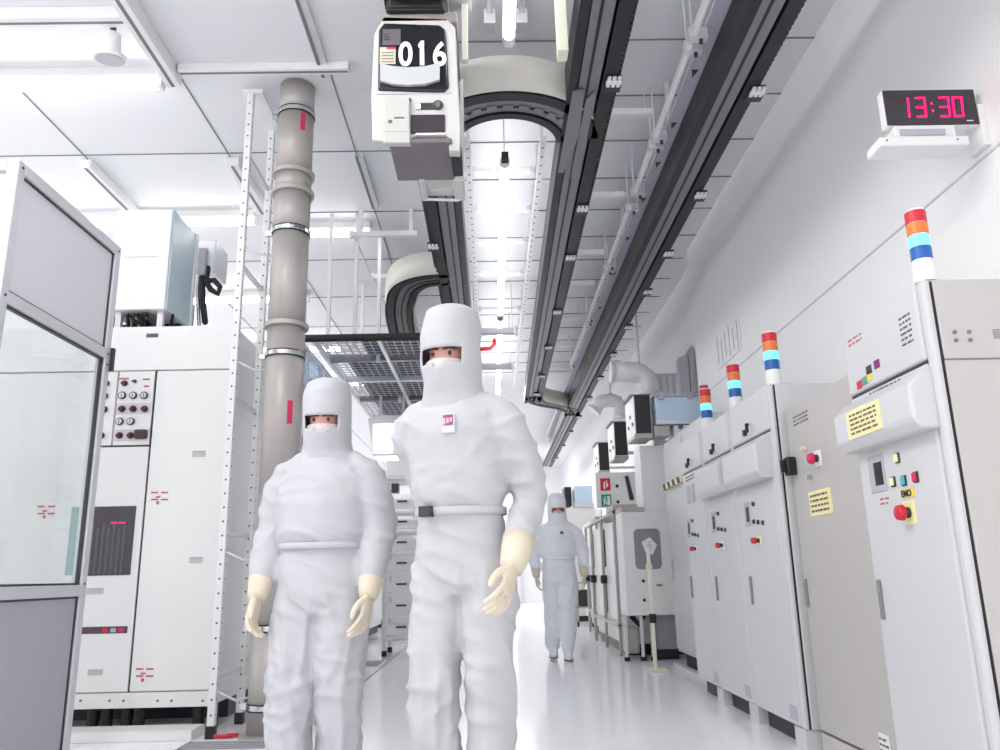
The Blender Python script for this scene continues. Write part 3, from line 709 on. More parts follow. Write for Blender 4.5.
# ------------------------------------------------------------------ left foreground: glazed booth
XB, Y0, Y1, ZT = -2.07, 3.2, 4.2, 2.72
t = thing('glazed_booth', 'aluminium framed booth with white top panel, glass window and grey lower panel', 'booth', (XB-0.6, (Y0+Y1)/2, 0))
pw = 0.055
for (x, y) in ((XB-pw, Y1-pw), (XB-pw, Y0), (XB-1.4, Y0), (XB-1.4, Y1-pw)):
    obj('post', bx(x, x+pw, y, y+pw, 0, ZT), ALU, t, 0.006)
for z in (ZT-pw, 2.06, 0.82, 0.05):
    obj('rail', bx(XB-pw, XB, Y0+pw, Y1-pw, z, z+pw), ALU, t, 0.004)
    obj('rail', bx(XB-1.4+pw, XB-pw, Y0, Y0+pw, z, z+pw), ALU, t, 0.004)
def infill(nm, z0, z1, m_):
    obj(nm, bx(XB-0.03, XB-0.018, Y0+pw+0.008, Y1-pw-0.008, z0+0.008, z1-0.008), m_, t)
    obj(nm, bx(XB-1.4+pw+0.008, XB-pw-0.008, Y0+0.018, Y0+0.03, z0+0.008, z1-0.008), m_, t)
    g = B(); box(g, XB-0.032, XB-0.012, Y0+pw, Y0+pw+0.01, z0, z1); box(g, XB-0.032, XB-0.012, Y1-pw-0.01, Y1-pw, z0, z1)
    box(g, XB-0.032, XB-0.012, Y0+pw, Y1-pw, z0, z0+0.01); box(g, XB-0.032, XB-0.012, Y0+pw, Y1-pw, z1-0.01, z1)
    obj('gasket', g, DARK, t)
infill('top_panel', 2.06+pw, ZT-pw, mat('booth_white', (222, 222, 228), 0.4, vary=0.01))
infill('glass_pane', 0.82+pw, 2.06, GLASS)
infill('lower_panel', 0.05+pw, 0.82, GREYP)
obj('roof_panel', bx(XB-1.35, XB-0.05, Y0+0.05, Y1-0.05, ZT-0.04, ZT-0.02), WHITE, t)
for (y, z) in ((Y0+0.03, ZT-0.03), (Y1-0.03, ZT-0.03), (Y0+0.03, 2.09), (Y1-0.03, 2.09), (Y1-0.03, 0.88), (Y1-0.03, 2.03)):
    bm = B(); cyl(bm, (XB, y, z), (XB+0.004, y, z), 0.006, n=10); obj('bolt', bm, DARK, t)
obj('hinge', bx(XB-0.01, XB+0.02, Y1-0.01, Y1+0.012, 2.0, 2.13), DARK, t, 0.003)

# ------------------------------------------------------------------ process machine behind the booth
YM = 5.2
def mp(px, py): q = at_y(px, py, YM); return q.x, q.z
xr, zt = mp(238, 326)[0]-0.02, 2.575
zb = 0.14
t = thing('process_machine', 'wide white process machine behind the glazed booth, with round gauges and dark screen', 'machine', (-2.7, YM+0.9, 0))
mach = t
obj('machine_body', bx(-4.6, xr, YM+0.02, YM+1.9, zb, zt-0.002), WHITE, t, 0.004)
xs = mp(150, 450)[0]      # seam between the two doors
def mrect(nm, px0, py0, px1, py1, m_, d=0.012, par=None, bev=0.004):
    (a, b), (c, d_) = mp(px0, py0), mp(px1, py1)
    return obj(nm, bx(a, c, YM-d, YM+0.01, d_, b), m_, par or t, bev)
PANEL = mat('machine_panel', (231, 231, 230), 0.33, vary=0.015)
zq = mp(160, 371)[1]
obj('top_panel', bx(-4.6, xr, YM-0.012, YM+0.02, zq+0.006, zt), PANEL, t, 0.004)
obj('right_door', bx(xs+0.008, xr, YM-0.012, YM+0.02, 0.235, zq-0.004), PANEL, t, 0.004)
obj('kick_panel', bx(-4.6, xr, YM-0.01, YM+0.02, zb, 0.228), PANEL, t, 0.003)
xq = mp(116, 450)[0]
zc = mp(140, 446)[1]
obj('left_door', bx(-2.62, xs-0.004, YM-0.012, YM+0.02, 0.235, zc-0.006), PANEL, t, 0.004)
obj('far_left_door', bx(-3.5, -2.63, YM-0.012, YM+0.02, 0.235, zq-0.004), PANEL, t, 0.004)
obj('far_left_door', bx(-4.6, -3.51, YM-0.012, YM+0.02, 0.235, zq-0.004), PANEL, t, 0.004)
bm = B(); box(bm, xs-0.004, xs+0.008, YM-0.006, YM+0.02, 0.23, zq); box(bm, -2.63, xs, YM-0.006, YM+0.02, zc-0.006, zc+0.004); obj('door_gap', bm, DARK, t)
cp = obj('gauge_panel', bx(mp(118, 400)[0], xs-0.006, YM-0.014, YM+0.02, zc+0.006, zq-0.004), WHITE, t, 0.003)
cp2 = obj('gauge_panel', bx(-2.62, mp(118, 400)[0]-0.012, YM-0.014, YM+0.02, zc+0.006, zq-0.004), WHITE, t, 0.003)
def gauge(px, py, r=0.025, kind='gauge', par=cp):
    x, z = mp(px, py); bm = B(); cyl(bm, (x, YM-0.012, z), (x, YM-0.03, z), r, n=20); g = obj('gauge', bm, DARK, par, 0.003)
    if kind == 'gauge':
        bm = B(); cyl(bm, (x, YM-0.03, z), (x, YM-0.032, z), r*0.72, n=20); obj('gauge_face', bm, ALU, g)
        bm = B(); box(bm, x-0.002, x+0.002, YM-0.034, YM-0.031, z-r*0.5, z+r*0.4); obj('needle', bm, BLACK, g)
    else:
        bm = B(); cyl(bm, (x, YM-0.03, z), (x, YM-0.055, z-0.006), r*0.7, r*0.55, 16); obj('knob_cap', bm, mat('knob_maroon', (70, 42, 48), 0.4), g)
for px in (123.5, 134.5, 145.5): gauge(px, 396)
for px in (121, 132): gauge(px, 422, 0.025)
for px in (123.5, 134.5, 146): gauge(px, 409.5, 0.022, 'knob')
for px in (121, 132): gauge(px, 436, 0.022, 'knob')
x, z = mp(143.5, 435); obj('selector', bx(x-0.045, x+0.035, YM-0.05, YM-0.01, z-0.03, z+0.03), mat('selector_maroon', (66, 42, 48), 0.45), cp, 0.01)
gauge(126, 384, 0.02, 'knob'); gauge(136, 382, 0.012, 'knob')
for (px, py) in ((107.5, 384), (106, 396.5), (105.5, 410), (102.5, 436)): gauge(px, py, 0.022, 'knob', cp2)
for (a, b_, c_, d_) in ((118, 404, 151, 414), (115, 430, 149, 441)):
    (xa, za), (xb, zb2) = mp(a, b_), mp(c_, d_); obj('gauge_strip', bx(xa, xb, YM-0.017, YM-0.012, zb2, za), mat('strip_pink', (214, 202, 206), 0.5), cp)
bm = B()
for (a, b_, c_) in ((120, 378.5, 130), (144, 379, 151), (145, 386, 150)): box(bm, mp(a, b_)[0], mp(c_, b_)[0], YM-0.016, YM-0.013, mp(a, b_+1.6)[1], mp(a, b_)[1])
obj('panel_print', bm, INKRED, cp)
(xa, za), (xb, zb2) = mp(90, 507), mp(131, 575)
sc = obj('screen', bx(xa, xb, YM-0.018, YM, zb2, za), mat('screen_dark', (62, 56, 66), 0.2, vary=0.25, scale=10), t, 0.004)
bm = B()
for (a, b_, c_) in ((112, 522, 119), (120, 522, 127)): box(bm, mp(a, b_)[0], mp(c_, b_)[0], YM-0.021, YM-0.017, mp(a, b_+2)[1], mp(a, b_)[1])
obj('red_readout', bm, mat('readout_red', (190, 40, 80), 0.4, emit=0.5), sc)
bm = B()
for k in range(7): box(bm, mp(92+k*5.3, 540)[0], mp(94.4+k*5.3, 540)[0], YM-0.0195, YM-0.017, mp(100, 574)[1], mp(100, 524+4*(k % 2))[1])
obj('slats', bm, mat('screen_mauve', (86, 80, 92), 0.3), sc)
mrect('screen_side', 73, 507, 86, 575, mat('screen_teal', (150, 176, 176), 0.3), 0.016)
mrect('display_strip', 80, 627, 128, 633, mat('strip_maroon', (88, 58, 76), 0.35), 0.016)
for k, m_ in enumerate((RED, GREYP, PINK)): mrect('strip_key', 104+k*8, 628, 109+k*8, 632, m_, 0.019, None, 0)
for (px, py, s_) in ((88, 588, 16), (89, 669, 14), (193, 451, 13), (190, 557, 13)):
    (xa, za), (xb, zb2) = mp(px, py), mp(px+s_, py+6); h_ = obj('recessed_handle', bx(xa, xb, YM-0.016, YM, zb2, za), CABSIDE, t, 0.003)
    obj('handle_shadow_gap', bx(xa+0.006, xb-0.004, YM-0.018, YM-0.014, za-0.014, za-0.006), GREYP, h_)
def vents(px, py):
    bm = B(); r = random.Random(int(px))
    for i in range(2):
        for j in range(2):
            xa, za = mp(px+j*10, py+i*7); box(bm, xa, xa+0.045, YM-0.0145, YM-0.0115, za-0.01, za)
    xa, za = mp(px+7, py+4); box(bm, xa-0.015, xa+0.015, YM-0.0145, YM-0.0115, za-0.012, za-0.002); box(bm, xa-0.008, xa+0.008, YM-0.0145, YM-0.0115, za-0.055, za-0.035)
    obj('warning_print', bm, INKRED, t)
vents(152, 492); vents(137, 668); vents(39, 506)
for px in (81, 110, 124, 158, 172, 203):
    x, z = mp(px, 704); bm = B(); cyl(bm, (x, YM-0.01, z+0.02), (x, YM-0.014, z+0.02), 0.008, n=8); obj('screw', bm, SEAM, t)
x, z = mp(153, 336); obj('badge', bx(x-0.04, x+0.04, YM-0.016, YM-0.01, z-0.014, z+0.014), mat('badge_dark', (86, 78, 92), 0.4), t, 0.003)
for px in (84, 98, 118, 131, 192, 206): 
    x = mp(px, 715)[0]; bm = B(); cyl(bm, (x, YM+0.12, 0), (x, YM+0.12, zb), 0.035, n=14); obj('foot', bm, BLACK, t)
obj('inner_base', bx(-4.5, xr-0.05, YM+0.5, YM+1.8, 0.0, zb), DARK, t)
# white floor beam in front of it
(qa, qb) = at_z(76, 741, 0.0), at_z(216, 741, 0.0)
t = thing('floor_beam', 'flat white beam on the floor in front of the process machine', 'beam', (-2.6, 4.98, 0))
obj('beam_body', bx(-4.2, xr, 4.9, 5.12, 0.0, 0.05), WHITE, t, 0.006)
obj('beam_cover', bx(-4.2, xr, 4.91, 5.11, 0.05, 0.056), PANEL, t, 0.003)
# floor grates
for (x0, x1, y0, y1, lab) in ((-1.72, -1.24, 4.6, 4.86, 'dark open floor grate at the foot of the steel pipe'), (-1.5, -1.19, 8.5, 9.1, 'small slotted floor grate beside the walkway joint, far one'), (-1.42, -1.18, 6.85, 7.55, 'slotted floor grate beside the walkway joint behind the left person')):
    t = thing('floor_grate', lab, 'grate', ((x0+x1)/2, (y0+y1)/2, 0), 'floor grates left of the walkway')
    obj('grate_well', bx(x0, x1, y0, y1, 0.0005, 0.003), mat('well_grey', (138, 138, 142), 0.5), t)
    bm = B()
    for k in range(5): box(bm, x0+0.02, x1-0.02, y0+(y1-y0)*(k+0.2)/5, y0+(y1-y0)*(k+0.45)/5, 0.003, 0.006)
    obj('bars', bm, GREYP, t)
    bm = B(); box(bm, x0-0.02, x1+0.02, y0-0.02, y0, 0, 0.008); box(bm, x0-0.02, x1+0.02, y1, y1+0.02, 0, 0.008); box(bm, x0-0.02, x0, y0, y1, 0, 0.008); box(bm, x1, x1+0.02, y0, y1, 0, 0.008); obj('rim', bm, WHITE, t)

# white box on top of the machine, with its gear
t = thing('filter_box', 'tall white box with blue-grey side standing on the process machine', 'box', (-2.4, 5.9, zt))
yb0 = 5.35
(xa, za), (xb, zb2) = at_y(116, 210, yb0).xz, at_y(166, 309, yb0).xz
xc = xb
obj('box_body', bx(xa, xb-0.012, yb0, yb0+0.47, zb2, za), WHITE, t, 0.008)
obj('side_panel', bx(xb-0.012, xb, yb0+0.012, yb0+0.43, zb2+0.0, za-0.004), BLUEG, t, 0.004)
obj('edge_trim', bx(xb-0.012, xb+0.012, yb0+0.43, yb0+0.47, zb2-0.02, za), WHITE, t, 0.004)
obj('front_seam', bx(xa+0.1, xb-0.09, yb0-0.002, yb0+0.002, (za+zb2)/2+0.01, (za+zb2)/2+0.016), CABSIDE, t)
for (x, y) in ((xa+0.05, yb0+0.05), (xb-0.08, yb0+0.05), (xa+0.05, yb0+0.4), (xb-0.08, yb0+0.4)):
    obj('leg', bx(x, x+0.04, y, y+0.04, zt, zb2), ALU, t)
t = thing('cable_bundle', 'tangle of black cables under the white box on the machine', 'cables', ((xa+xb)/2, yb0+0.3, zt))
r = random.Random(4)
for k in range(16):
    x = xa+0.05+(xb-xa-0.12)*k/15; y = yb0+0.03+r.random()*0.06
    bm = B(); tube(bm, [(x, y, zt+0.012), (x+r.uniform(-.06, .06), y+0.05, zt+0.05), (x+r.uniform(-.1, .1), y, zb2-0.02), (x+r.uniform(-.12, .12), y+0.1, zt+0.03), (x+r.uniform(-.1, .1), y+0.2, zt+0.012)], 0.011, 8, 1)
    obj('cable', bm, BLACK if k % 4 else ALU, t, smooth=True)
obj('dark_gap_back', bx(xa-0.1, xb-0.02, yb0+0.32, yb0+0.35, zt, zb2-0.005), BLACK, t)  # black back sheet, added to paint the gap under the box dark
obj('dark_gap_floor', bx(xa-0.1, xb-0.03, yb0+0.02, yb0+0.32, zt, zt+0.008), BLACK, t)  # black sheet painting the bottom of that gap dark
t = thing('valve_unit', 'small grey valve unit with black hoses behind the white box', 'valve', (xb+0.12, 6.4, zt))
yv = 5.95
def vv(px, py): return at_y(px, py, yv)
bm = B(); a, b_ = vv(195, 240), vv(214, 272); obj('unit_body', bx(a.x, b_.x, yv, yv+0.3, b_.z, a.z), ALU, t, 0.01)
a, b_ = vv(201, 250), vv(216, 300); obj('unit_front', bx(a.x, a.x+0.06, yv-0.05, yv, b_.z+0.2, a.z), GREYP, t, 0.006)
bm = B(); tube(bm, [vv(208, 268), vv(206, 282), vv(211, 290), vv(218, 294), vv(220, 287), vv(214, 280), vv(208, 281)], 0.022, 10, 1); obj('hose', bm, BLACK, t, smooth=True)
bm = B(); tube(bm, [vv(204, 268), vv(202, 285), vv(203, 305), vv(205, 322)], 0.025, 10, 1); obj('hose', bm, BLACK, t, smooth=True)
bm = B(); tube(bm, [vv(199, 274), vv(197, 290), vv(199, 326)], 0.016, 10, 1); obj('pipe', bm, CHROME, t, smooth=True)
a = vv(192, 322); obj('blue_valve', bx(a.x-0.03, a.x+0.03, yv-0.1, yv-0.04, zt, a.z+0.12), mat('valve_blue', (60, 90, 180), 0.4), t, 0.008)
obj('valve_base', bx(a.x-0.03, vv(212, 300).x, yv-0.05, yv+0.3, zt, zt+0.05), DARK, t, 0.006)
for px, lab in ((219, 'left'), (228, 'right')):
    a = at_y(px, 320, 6.4); bm = B(); cyl(bm, (a.x, 6.4, zt), (a.x, 6.4, zt+0.3), 0.026, n=16); cyl(bm, (a.x, 6.4, zt+0.3), (a.x, 6.4, zt+0.34), 0.033, n=16)
    tag(obj('vent_pipe', bm, WHITE, None, 0.004), 'short white vent pipe on the machine top, %s of two beside the perforated upright' % lab, 'pipe', 'vent pipes on the machine')

# ------------------------------------------------------------------ perforated uprights
t = thing('perforated_rack', 'white perforated strut frame with two uprights beside the steel pipe', 'frame', (-1.6, 5.1, 0))
def upright(x0, y0, ztop):
    obj('upright', bx(x0, x0+0.045, y0, y0+0.045, 0.06, ztop), perforated(x0+0.0225-t.location.x, y0+0.0225-t.location.y, 2, 0.085, 0.0065), t, 0.004)
    obj('foot', bx(x0-0.004, x0+0.049, y0-0.004, y0+0.049, 0, 0.07), BLACK, t, 0.004)
upright(-1.665, 4.93, 4.2)
upright(-1.645, 5.4, 4.24)
for z in (0.32, 1.15, 2.0, 2.9, 3.7):
    bm = B(); box(bm, -1.65, -1.62, 4.97, 5.41, z, z+0.025); obj('rung', bm, ALU, t, 0.003)
for z in (0.2, 1.0, 2.2, 3.0):
    bm = B(); tube(bm, [(-1.62, 4.96, z+0.05), (-1.52, 4.98, z), (-1.44, 5.02, z+0.01)], 0.008, 8, 1); obj('tie_bar', bm, ALU, t, smooth=True)
bm = B(); box(bm, -1.7, -1.56, 4.93, 5.45, 4.2, 4.23); obj('top_plate', bm, WHITE, t)
bm = B(); a = at_z(222, 736, 0.02); tube(bm, [(a.x-0.04, a.y, 0.02), (a.x+0.02, a.y-0.01, 0.018), (a.x+0.05, a.y+0.01, 0.02), (a.x+0.085, a.y+0.015, 0.02), (a.x+0.07, a.y+0.03, 0.018), (a.x+0.02, a.y+0.03, 0.018)], 0.011, 8, 1)
tag(obj('red_strap', bm, RED, smooth=True), 'red strap lying on the floor at the foot of the perforated upright', 'strap')

# ------------------------------------------------------------------ steel pipe
px_, py_, pr_ = -1.335, 5.02, 0.122
t = thing('steel_pipe', 'tall brushed steel exhaust pipe from floor to ceiling with clamp bands', 'pipe', (px_, py_, 0))
bm = B(); cyl(bm, (px_, py_, 0.0), (px_, py_, 0.012), 0.2, n=40); obj('floor_flange', bm, STEEL, t, 0.003)
cuts = [0.01, 0.6, 1.4, 2.5, 3.17, 3.46, 3.6, 4.08, CZ-0.005]
for a, b_ in zip(cuts, cuts[1:]):
    bm = B(); cyl(bm, (px_, py_, a), (px_, py_, b_), pr_, n=48); o = obj('pipe_section', bm, STEEL, t)
    for p in o.data.polygons: p.use_smooth = len(p.vertices) == 4
def collar(z, r_, h_, m_, nm):
    bm = B(); cyl(bm, (px_, py_, z-h_/2), (px_, py_, z+h_/2), r_, n=48); o = obj(nm, bm, m_, t, 0.003)
    return o
for z in (3.46, 3.6, 2.5): collar(z, pr_+0.022, 0.03, STEEL, 'flange')
for z in (4.07, 3.17, 2.3, 0.16, 0.6):
    c_ = collar(z, pr_+0.008, 0.03, CHROME, 'clamp_band')
    for dz in (-0.018, 0.018):
        bm = B(); cyl(bm, (px_, py_, z+dz-0.004), (px_, py_, z+dz+0.004), pr_+0.006, n=48); obj('band_edge', bm, BLACK, c_)
    bm = B(); box(bm, px_-pr_-0.05, px_-pr_, py_-0.01, py_+0.02, z-0.02, z+0.02); obj('clamp_lug', bm, CHROME, c_, 0.003)
for (z0, z1) in ((3.9, 4.03), (1.83, 1.98), (0.32, 0.45)):
    bm = B(); ring = []
    for i in range(6):
        a = math.radians(-62+16*i/5); ring.append((px_+(pr_+0.002)*math.cos(a), py_+(pr_+0.002)*math.sin(a)))
    for i in range(5):
        (xa, ya), (xb, yb) = ring[i], ring[i+1]
        v = [bm.verts.new(q) for q in ((xa, ya, z0), (xb, yb, z0), (xb, yb, z1), (xa, ya, z1))]; bm.faces.new(v)
    o = obj('red_sticker', bm, PINK, t); md = o.modifiers.new('thickness', 'SOLIDIFY'); md.thickness = 0.001

# ------------------------------------------------------------------ grated service platform, mid left
ZP = 3.0
t = thing('service_platform', 'suspended grated service platform with black front beam behind the left person', 'platform', (-1.1, 8.9, ZP))
a, b_ = at_y(305, 338.5, 6.9), at_y(425, 336, 6.9)
bm = B(); cyl(bm, (a.x, 6.9, a.z), (-0.35, 6.9, a.z), 0.035, n=16); obj('front_beam', bm, BLACK, t)
PX0, PX1 = -1.62, -0.4
for k, y in enumerate((7.65, 8.5, 9.5, 10.7)):
    bm = B(); box(bm, PX0, PX1, y, y+0.07, ZP-0.02, ZP+0.05); obj('cross_beam', bm, RAILM if k % 2 == 0 else ALU, t, 0.004)
for x in (PX0, -1.02, PX1-0.04): obj('side_beam', bx(x, x+0.035, 6.92, 10.75, ZP-0.025, ZP+0.03), ALU, t, 0.003)
for (y0, y1) in ((6.95, 7.63), (7.75, 8.48), (8.6, 9.46), (9.6, 10.66)):
    bm = B(); y = y0
    while y < y1: box(bm, PX0+0.04, PX1-0.04, y, y+0.016, ZP+0.02, ZP+0.028); y += 0.1
    x = PX0+0.05
    while x < PX1-0.04: box(bm, x, x+0.012, y0, y1, ZP+0.02, ZP+0.027); x += 0.075
    obj('grating', bm, RAILL, t)
obj('deck_backing', bx(-1.45, PX1-0.03, 7.75, 10.66, ZP+0.03, ZP+0.04), mat('deck_grey', (40, 40, 46), 0.6), t)
obj('deck_backing', bx(-1.2, PX1-0.03, 7.1, 7.62, ZP+0.03, ZP+0.04), mat('deck_grey_two', (64, 64, 70), 0.6), t)
for (x, y) in ((-1.5, 7.1), (-1.25, 7.1), (-1.1, 7.6), (-1.5, 9.0), (-1.1, 9.5), (-0.6, 9.5)):
    bm = B(); box(bm, x-0.018, x+0.018, y-0.018, y+0.018, ZP-0.05, CZ); obj('hanger_post', bm, WHITE, t, 0.003)
for k, (px, py, l) in enumerate(((352, 237, 0.62), (372, 279, 0.5))):
    q = at_z(px, py, 4.02)
    t = thing('ceiling_bracket', 'white crosswise bracket left of the left rail, %s one' % ('near' if k == 0 else 'far'), 'bracket', (q.x, q.y, 4.0), 'white brackets under the ceiling left of the rail')
    obj('bar', bx(q.x, q.x+l, q.y-0.025, q.y+0.025, 4.02, 4.07), WHITE, t, 0.004)
    for dx in (0.06, l-0.08): obj('post', bx(q.x+dx, q.x+dx+0.04, q.y-0.02, q.y+0.02, 4.06, CZ), WHITE, t, 0.003)
    obj('end_knob', bx(q.x-0.02, q.x+0.02, q.y-0.035, q.y+0.035, 4.01, 4.08), WHITE, t, 0.006)
    bm = B(); tube(bm, [(q.x+0.02, q.y, 4.03), (q.x+0.02, q.y+1.1, 4.03)], 0.012, 8); obj('side_tube', bm, ALU, t)

# tall glazed post and rails between pipe and left person
t = thing('glazed_partition', 'blue-grey glazed partition with aluminium posts behind the steel pipe', 'partition', (-1.62, 7.2, 0))
for y in (6.4, 7.0, 7.6, 8.2): obj('post', bx(-1.69, -1.65, y, y+0.04, 0, 2.95), ALU, t, 0.003)
obj('pane', bx(-1.676, -1.666, 6.44, 8.2, 1.3, 2.9), GLASSB, t)
obj('base_panel', bx(-1.68, -1.66, 6.44, 8.2, 0.05, 1.28), WHITE, t)
for z in (0, 1.27, 2.9): obj('crossbar', bx(-1.69, -1.65, 6.4, 8.24, z, z+0.04), ALU, t, 0.003)

# ------------------------------------------------------------------ machines behind on the left
def tool(label, x0, x1, y0, y1, z1, group, seed):
    t = thing('process_tool', label, 'machine', ((x0+x1)/2, (y0+y1)/2, 0), group)
    obj('plinth', bx(x0+0.05, x1-0.05, y0+0.05, y1-0.05, 0, 0.12), DARK, t)
    obj('tool_body', bx(x0, x1, y0, y1, 0.12, z1), WHITE, t, 0.01)
    r = random.Random(seed); n = max(1, int((y1-y0)/0.8)); h = (y1-y0)/n
    for k in range(n):
        xs_ = x1 if x1 < 0 else x0; d = 0.012 if x1 < 0 else -0.012
        a, b_ = sorted((xs_, xs_+d))
        dr = obj('door', bx(a, b_, y0+h*k+0.02, y0+h*(k+1)-0.02, 0.2, z1*0.62), PANEL, t, 0.004)
        a2, b2 = sorted((xs_+d, xs_+d*2.5)); obj('handle', bx(a2, b2, y0+h*k+0.06, y0+h*k+0.09, 0.8, 1.0), DARK, dr)
        obj('upper_panel', bx(a, b_, y0+h*k+0.02, y0+h*(k+1)-0.02, z1*0.64, z1-0.03), PANEL, t, 0.004)
    wd = obj('viewing_window', bx((x0+x1)/2-0.15, (x0+x1)/2+0.15, y0-0.008, y0+0.01, 1.1, 1.55), mat('tool_window', (120, 122, 132), 0.25), t, 0.01)
    obj('front_panel', bx(x0+0.04, x1-0.04, y0-0.006, y0+0.01, 0.2, 0.9), PANEL, t, 0.004)
    return t
GL = 'white process tools on the left side of the hall'
tool('white process tool behind the steel pipe, left row, nearest', -3.2, -1.78, 8.4, 10.2, 2.3, GL, 1)
tool('white process tool in the left row beyond the louvred rack', -3.2, -1.9, 11.0, 14.0, 2.2, GL, 2)
tool('farthest white process tool in the left row', -2.8, -1.2, 15.0, 20.0, 2.4, GL, 3)
t = thing('louvred_rack', 'white louvred rack with shelves between the two front persons', 'rack', (-1.05, 9.9, 0))
RX0, RX1, RY = -1.28, -0.86, 9.6
for (x, y) in ((RX0, RY), (RX1-0.035, RY), (RX0, RY+0.5), (RX1-0.035, RY+0.5)):
    obj('post', bx(x, x+0.035, y, y+0.035, 0.06, 1.75), ALU, t, 0.003)
    bm = B(); cyl(bm, (x+0.017, y+0.017, 0), (x+0.017, y+0.017, 0.06), 0.03, n=14); obj('caster', bm, BLACK, t)
for k in range(7):
    z = 0.18+k*0.24; obj('shelf', bx(RX0+0.01, RX1-0.01, RY+0.01, RY+0.52, z, z+0.03), WHITE, t, 0.004)
    obj('tray_front', bx(RX0+0.04, RX1-0.04, RY, RY+0.02, z+0.05, z+0.17), PANEL, t, 0.006)
    obj('tray_grip', bx(-1.13, -1.01, RY-0.012, RY+0.004, z+0.13, z+0.15), DARK, t)
t = thing('lit_hood', 'bright white lit hood between the heads of the two front persons', 'lamp', (-1.02, 9.1, 2.2))
a, b_ = at_y(368, 416, 9.0), at_y(410, 455, 9.0)
bm = B(); prism_y(bm, [(a.x, a.z-0.03), (a.x+0.1, a.z), (b_.x-0.1, a.z), (b_.x, a.z-0.08), (b_.x, b_.z), (a.x+0.06, b_.z)], 9.0, 9.4); obj('hood_shell', bm, WHITE, t, 0.008)
obj('diffuser', bx(a.x+0.07, b_.x-0.03, 8.985, 9.0, b_.z+0.03, a.z-0.1), LITPANEL, t, 0.004)
obj('underlight', bx(a.x+0.08, b_.x-0.05, 9.04, 9.36, b_.z-0.01, b_.z), LITPANEL, t)
for x in (a.x+0.1, b_.x-0.12): obj('hanger', bx(x, x+0.03, 9.2, 9.23, a.z-0.01, ZP-0.02), ALU, t)
t = thing('tool_bench', 'white bench equipment with dark box below the lit hood', 'bench', (-1.4, 12.3, 0))
obj('bench_body', bx(-1.62, -1.15, 12, 12.8, 0, 1.55), WHITE, t, 0.01)
a, b_ = at_y(392, 484, 12), at_y(399, 493, 12); obj('dark_box', bx(a.x, b_.x, 11.9, 12.1, b_.z, a.z), DARK, t, 0.006)
obj('top_shelf', bx(-1.64, -1.12, 11.9, 12.8, 2.3, 2.36), ALU, t, 0.004)
for x in (-1.62, -1.18): obj('post', bx(x, x+0.03, 11.95, 11.98, 1.55, 2.3), ALU, t)
obj('upper_box', bx(-1.58, -1.2, 12, 12.7, 2.36, 2.6), WHITE, t, 0.01)

# ------------------------------------------------------------------ machines behind on the right
t = thing('white_machine', 'plain white machine with dark base gap just beyond the slim cabinets', 'machine', (2.0, 7.2, 0))
obj('machine_body', bx(1.78, 2.19, 6.4, 8.05, 0.13, 2.15), CAB, t, 0.01)
obj('base', bx(1.84, 2.19, 6.45, 8.0, 0, 0.13), BLACK, t)
obj('base_rail', bx(1.72, 1.78, 6.4, 8.05, 0, 0.03), ALU, t, 0.004)
for y in (6.42, 7.25): obj('door', bx(1.768, 1.785, y, y+0.8, 0.16, 2.1), CAB, t, 0.004); obj('handle', bx(1.755, 1.77, y+0.7, y+0.72, 0.8, 1.0), GREYP, t)
ha, hb = at_x(683, 484, 1.75), at_x(657, 486.5, 1.75); hz = (ha.z+hb.z)/2; yb_ = min(hb.y, 8.04)
hzb = obj('hazard_bar', bx(1.735, 1.77, ha.y, yb_, hz-0.03, hz+0.03), mat('hazard_cream', (238, 222, 176), 0.5), t, 0.004)
bm = B()
for k in range(4): yk = ha.y+(yb_-ha.y)*(k+0.2)/4; w_ = (yb_-ha.y)*0.12; prism_x(bm, [(yk, hz-0.03), (yk+w_, hz-0.03), (yk+w_*1.5, hz+0.03), (yk+w_*0.5, hz+0.03)], 1.732, 1.736)
obj('hazard_stripes', bm, BLACK, hzb)
# unit with the rounded window
YU = 8.5
t = thing('window_unit', 'white machine unit with rounded dark window and hanging notice, on legs', 'machine', (1.65, YU+0.4, 0))
def up(px, py, Y=YU): q = at_y(px, py, Y); return q.x, q.z
(xa, za), (xb, zb2) = up(621, 512), up(678, 615)
obj('unit_body', bx(xa, xb, YU, YU+0.4, zb2, za), WHITE, t, 0.01)
obj('front_plate', bx(xa+0.005, xb-0.005, YU-0.015, YU+0.01, zb2+0.005, za-0.06), PANEL, t, 0.006)
(wa, wz1), (wb, wz0) = up(633, 529), up(662, 569)
bm = B(); rr = 0.05; pts = []
for cx, cz, a0 in ((wb-rr, wz1-rr, 0), (wa+rr, wz1-rr, 90), (wa+rr, wz0+rr, 180), (wb-rr, wz0+rr, 270)):
    for k in range(6): a = math.radians(a0+18*k); pts.append((cx+rr*math.cos(a), cz+rr*math.sin(a)))
prism_y(bm, pts, YU-0.02, YU); obj('window', bm, mat('window_mauve', (142, 138, 148), 0.3), t, 0.003)
(sx_, sz_) = up(648, 547)
bm = B(); prism_y(bm, [(sx_-0.07, sz_+0.05), (sx_+0.02, sz_+0.1), (sx_+0.09, sz_+0.02), (sx_+0.04, sz_-0.08), (sx_-0.03, sz_-0.06)], YU-0.03, YU-0.024); nt_ = obj('hanging_notice', bm, WHITE, t)
bm = B()
for k in range(4): box(bm, sx_-0.03+0.01*k, sx_+0.03, YU-0.032, YU-0.03, sz_-0.03+k*0.025, sz_-0.025+k*0.025)
obj('notice_print', bm, INK, nt_)
for (px, py) in ((643, 581), (644, 600), (673, 579), (675, 599)):
    x, z = up(px, py); bm = B(); cyl(bm, (x, YU-0.012, z), (x, YU-0.025, z), 0.016, n=14); obj('knob', bm, BLACK, t)
x, z = up(659, 585); obj('latch', bx(x-0.03, x+0.03, YU-0.025, YU-0.012, z-0.006, z+0.006), BLACK, t)
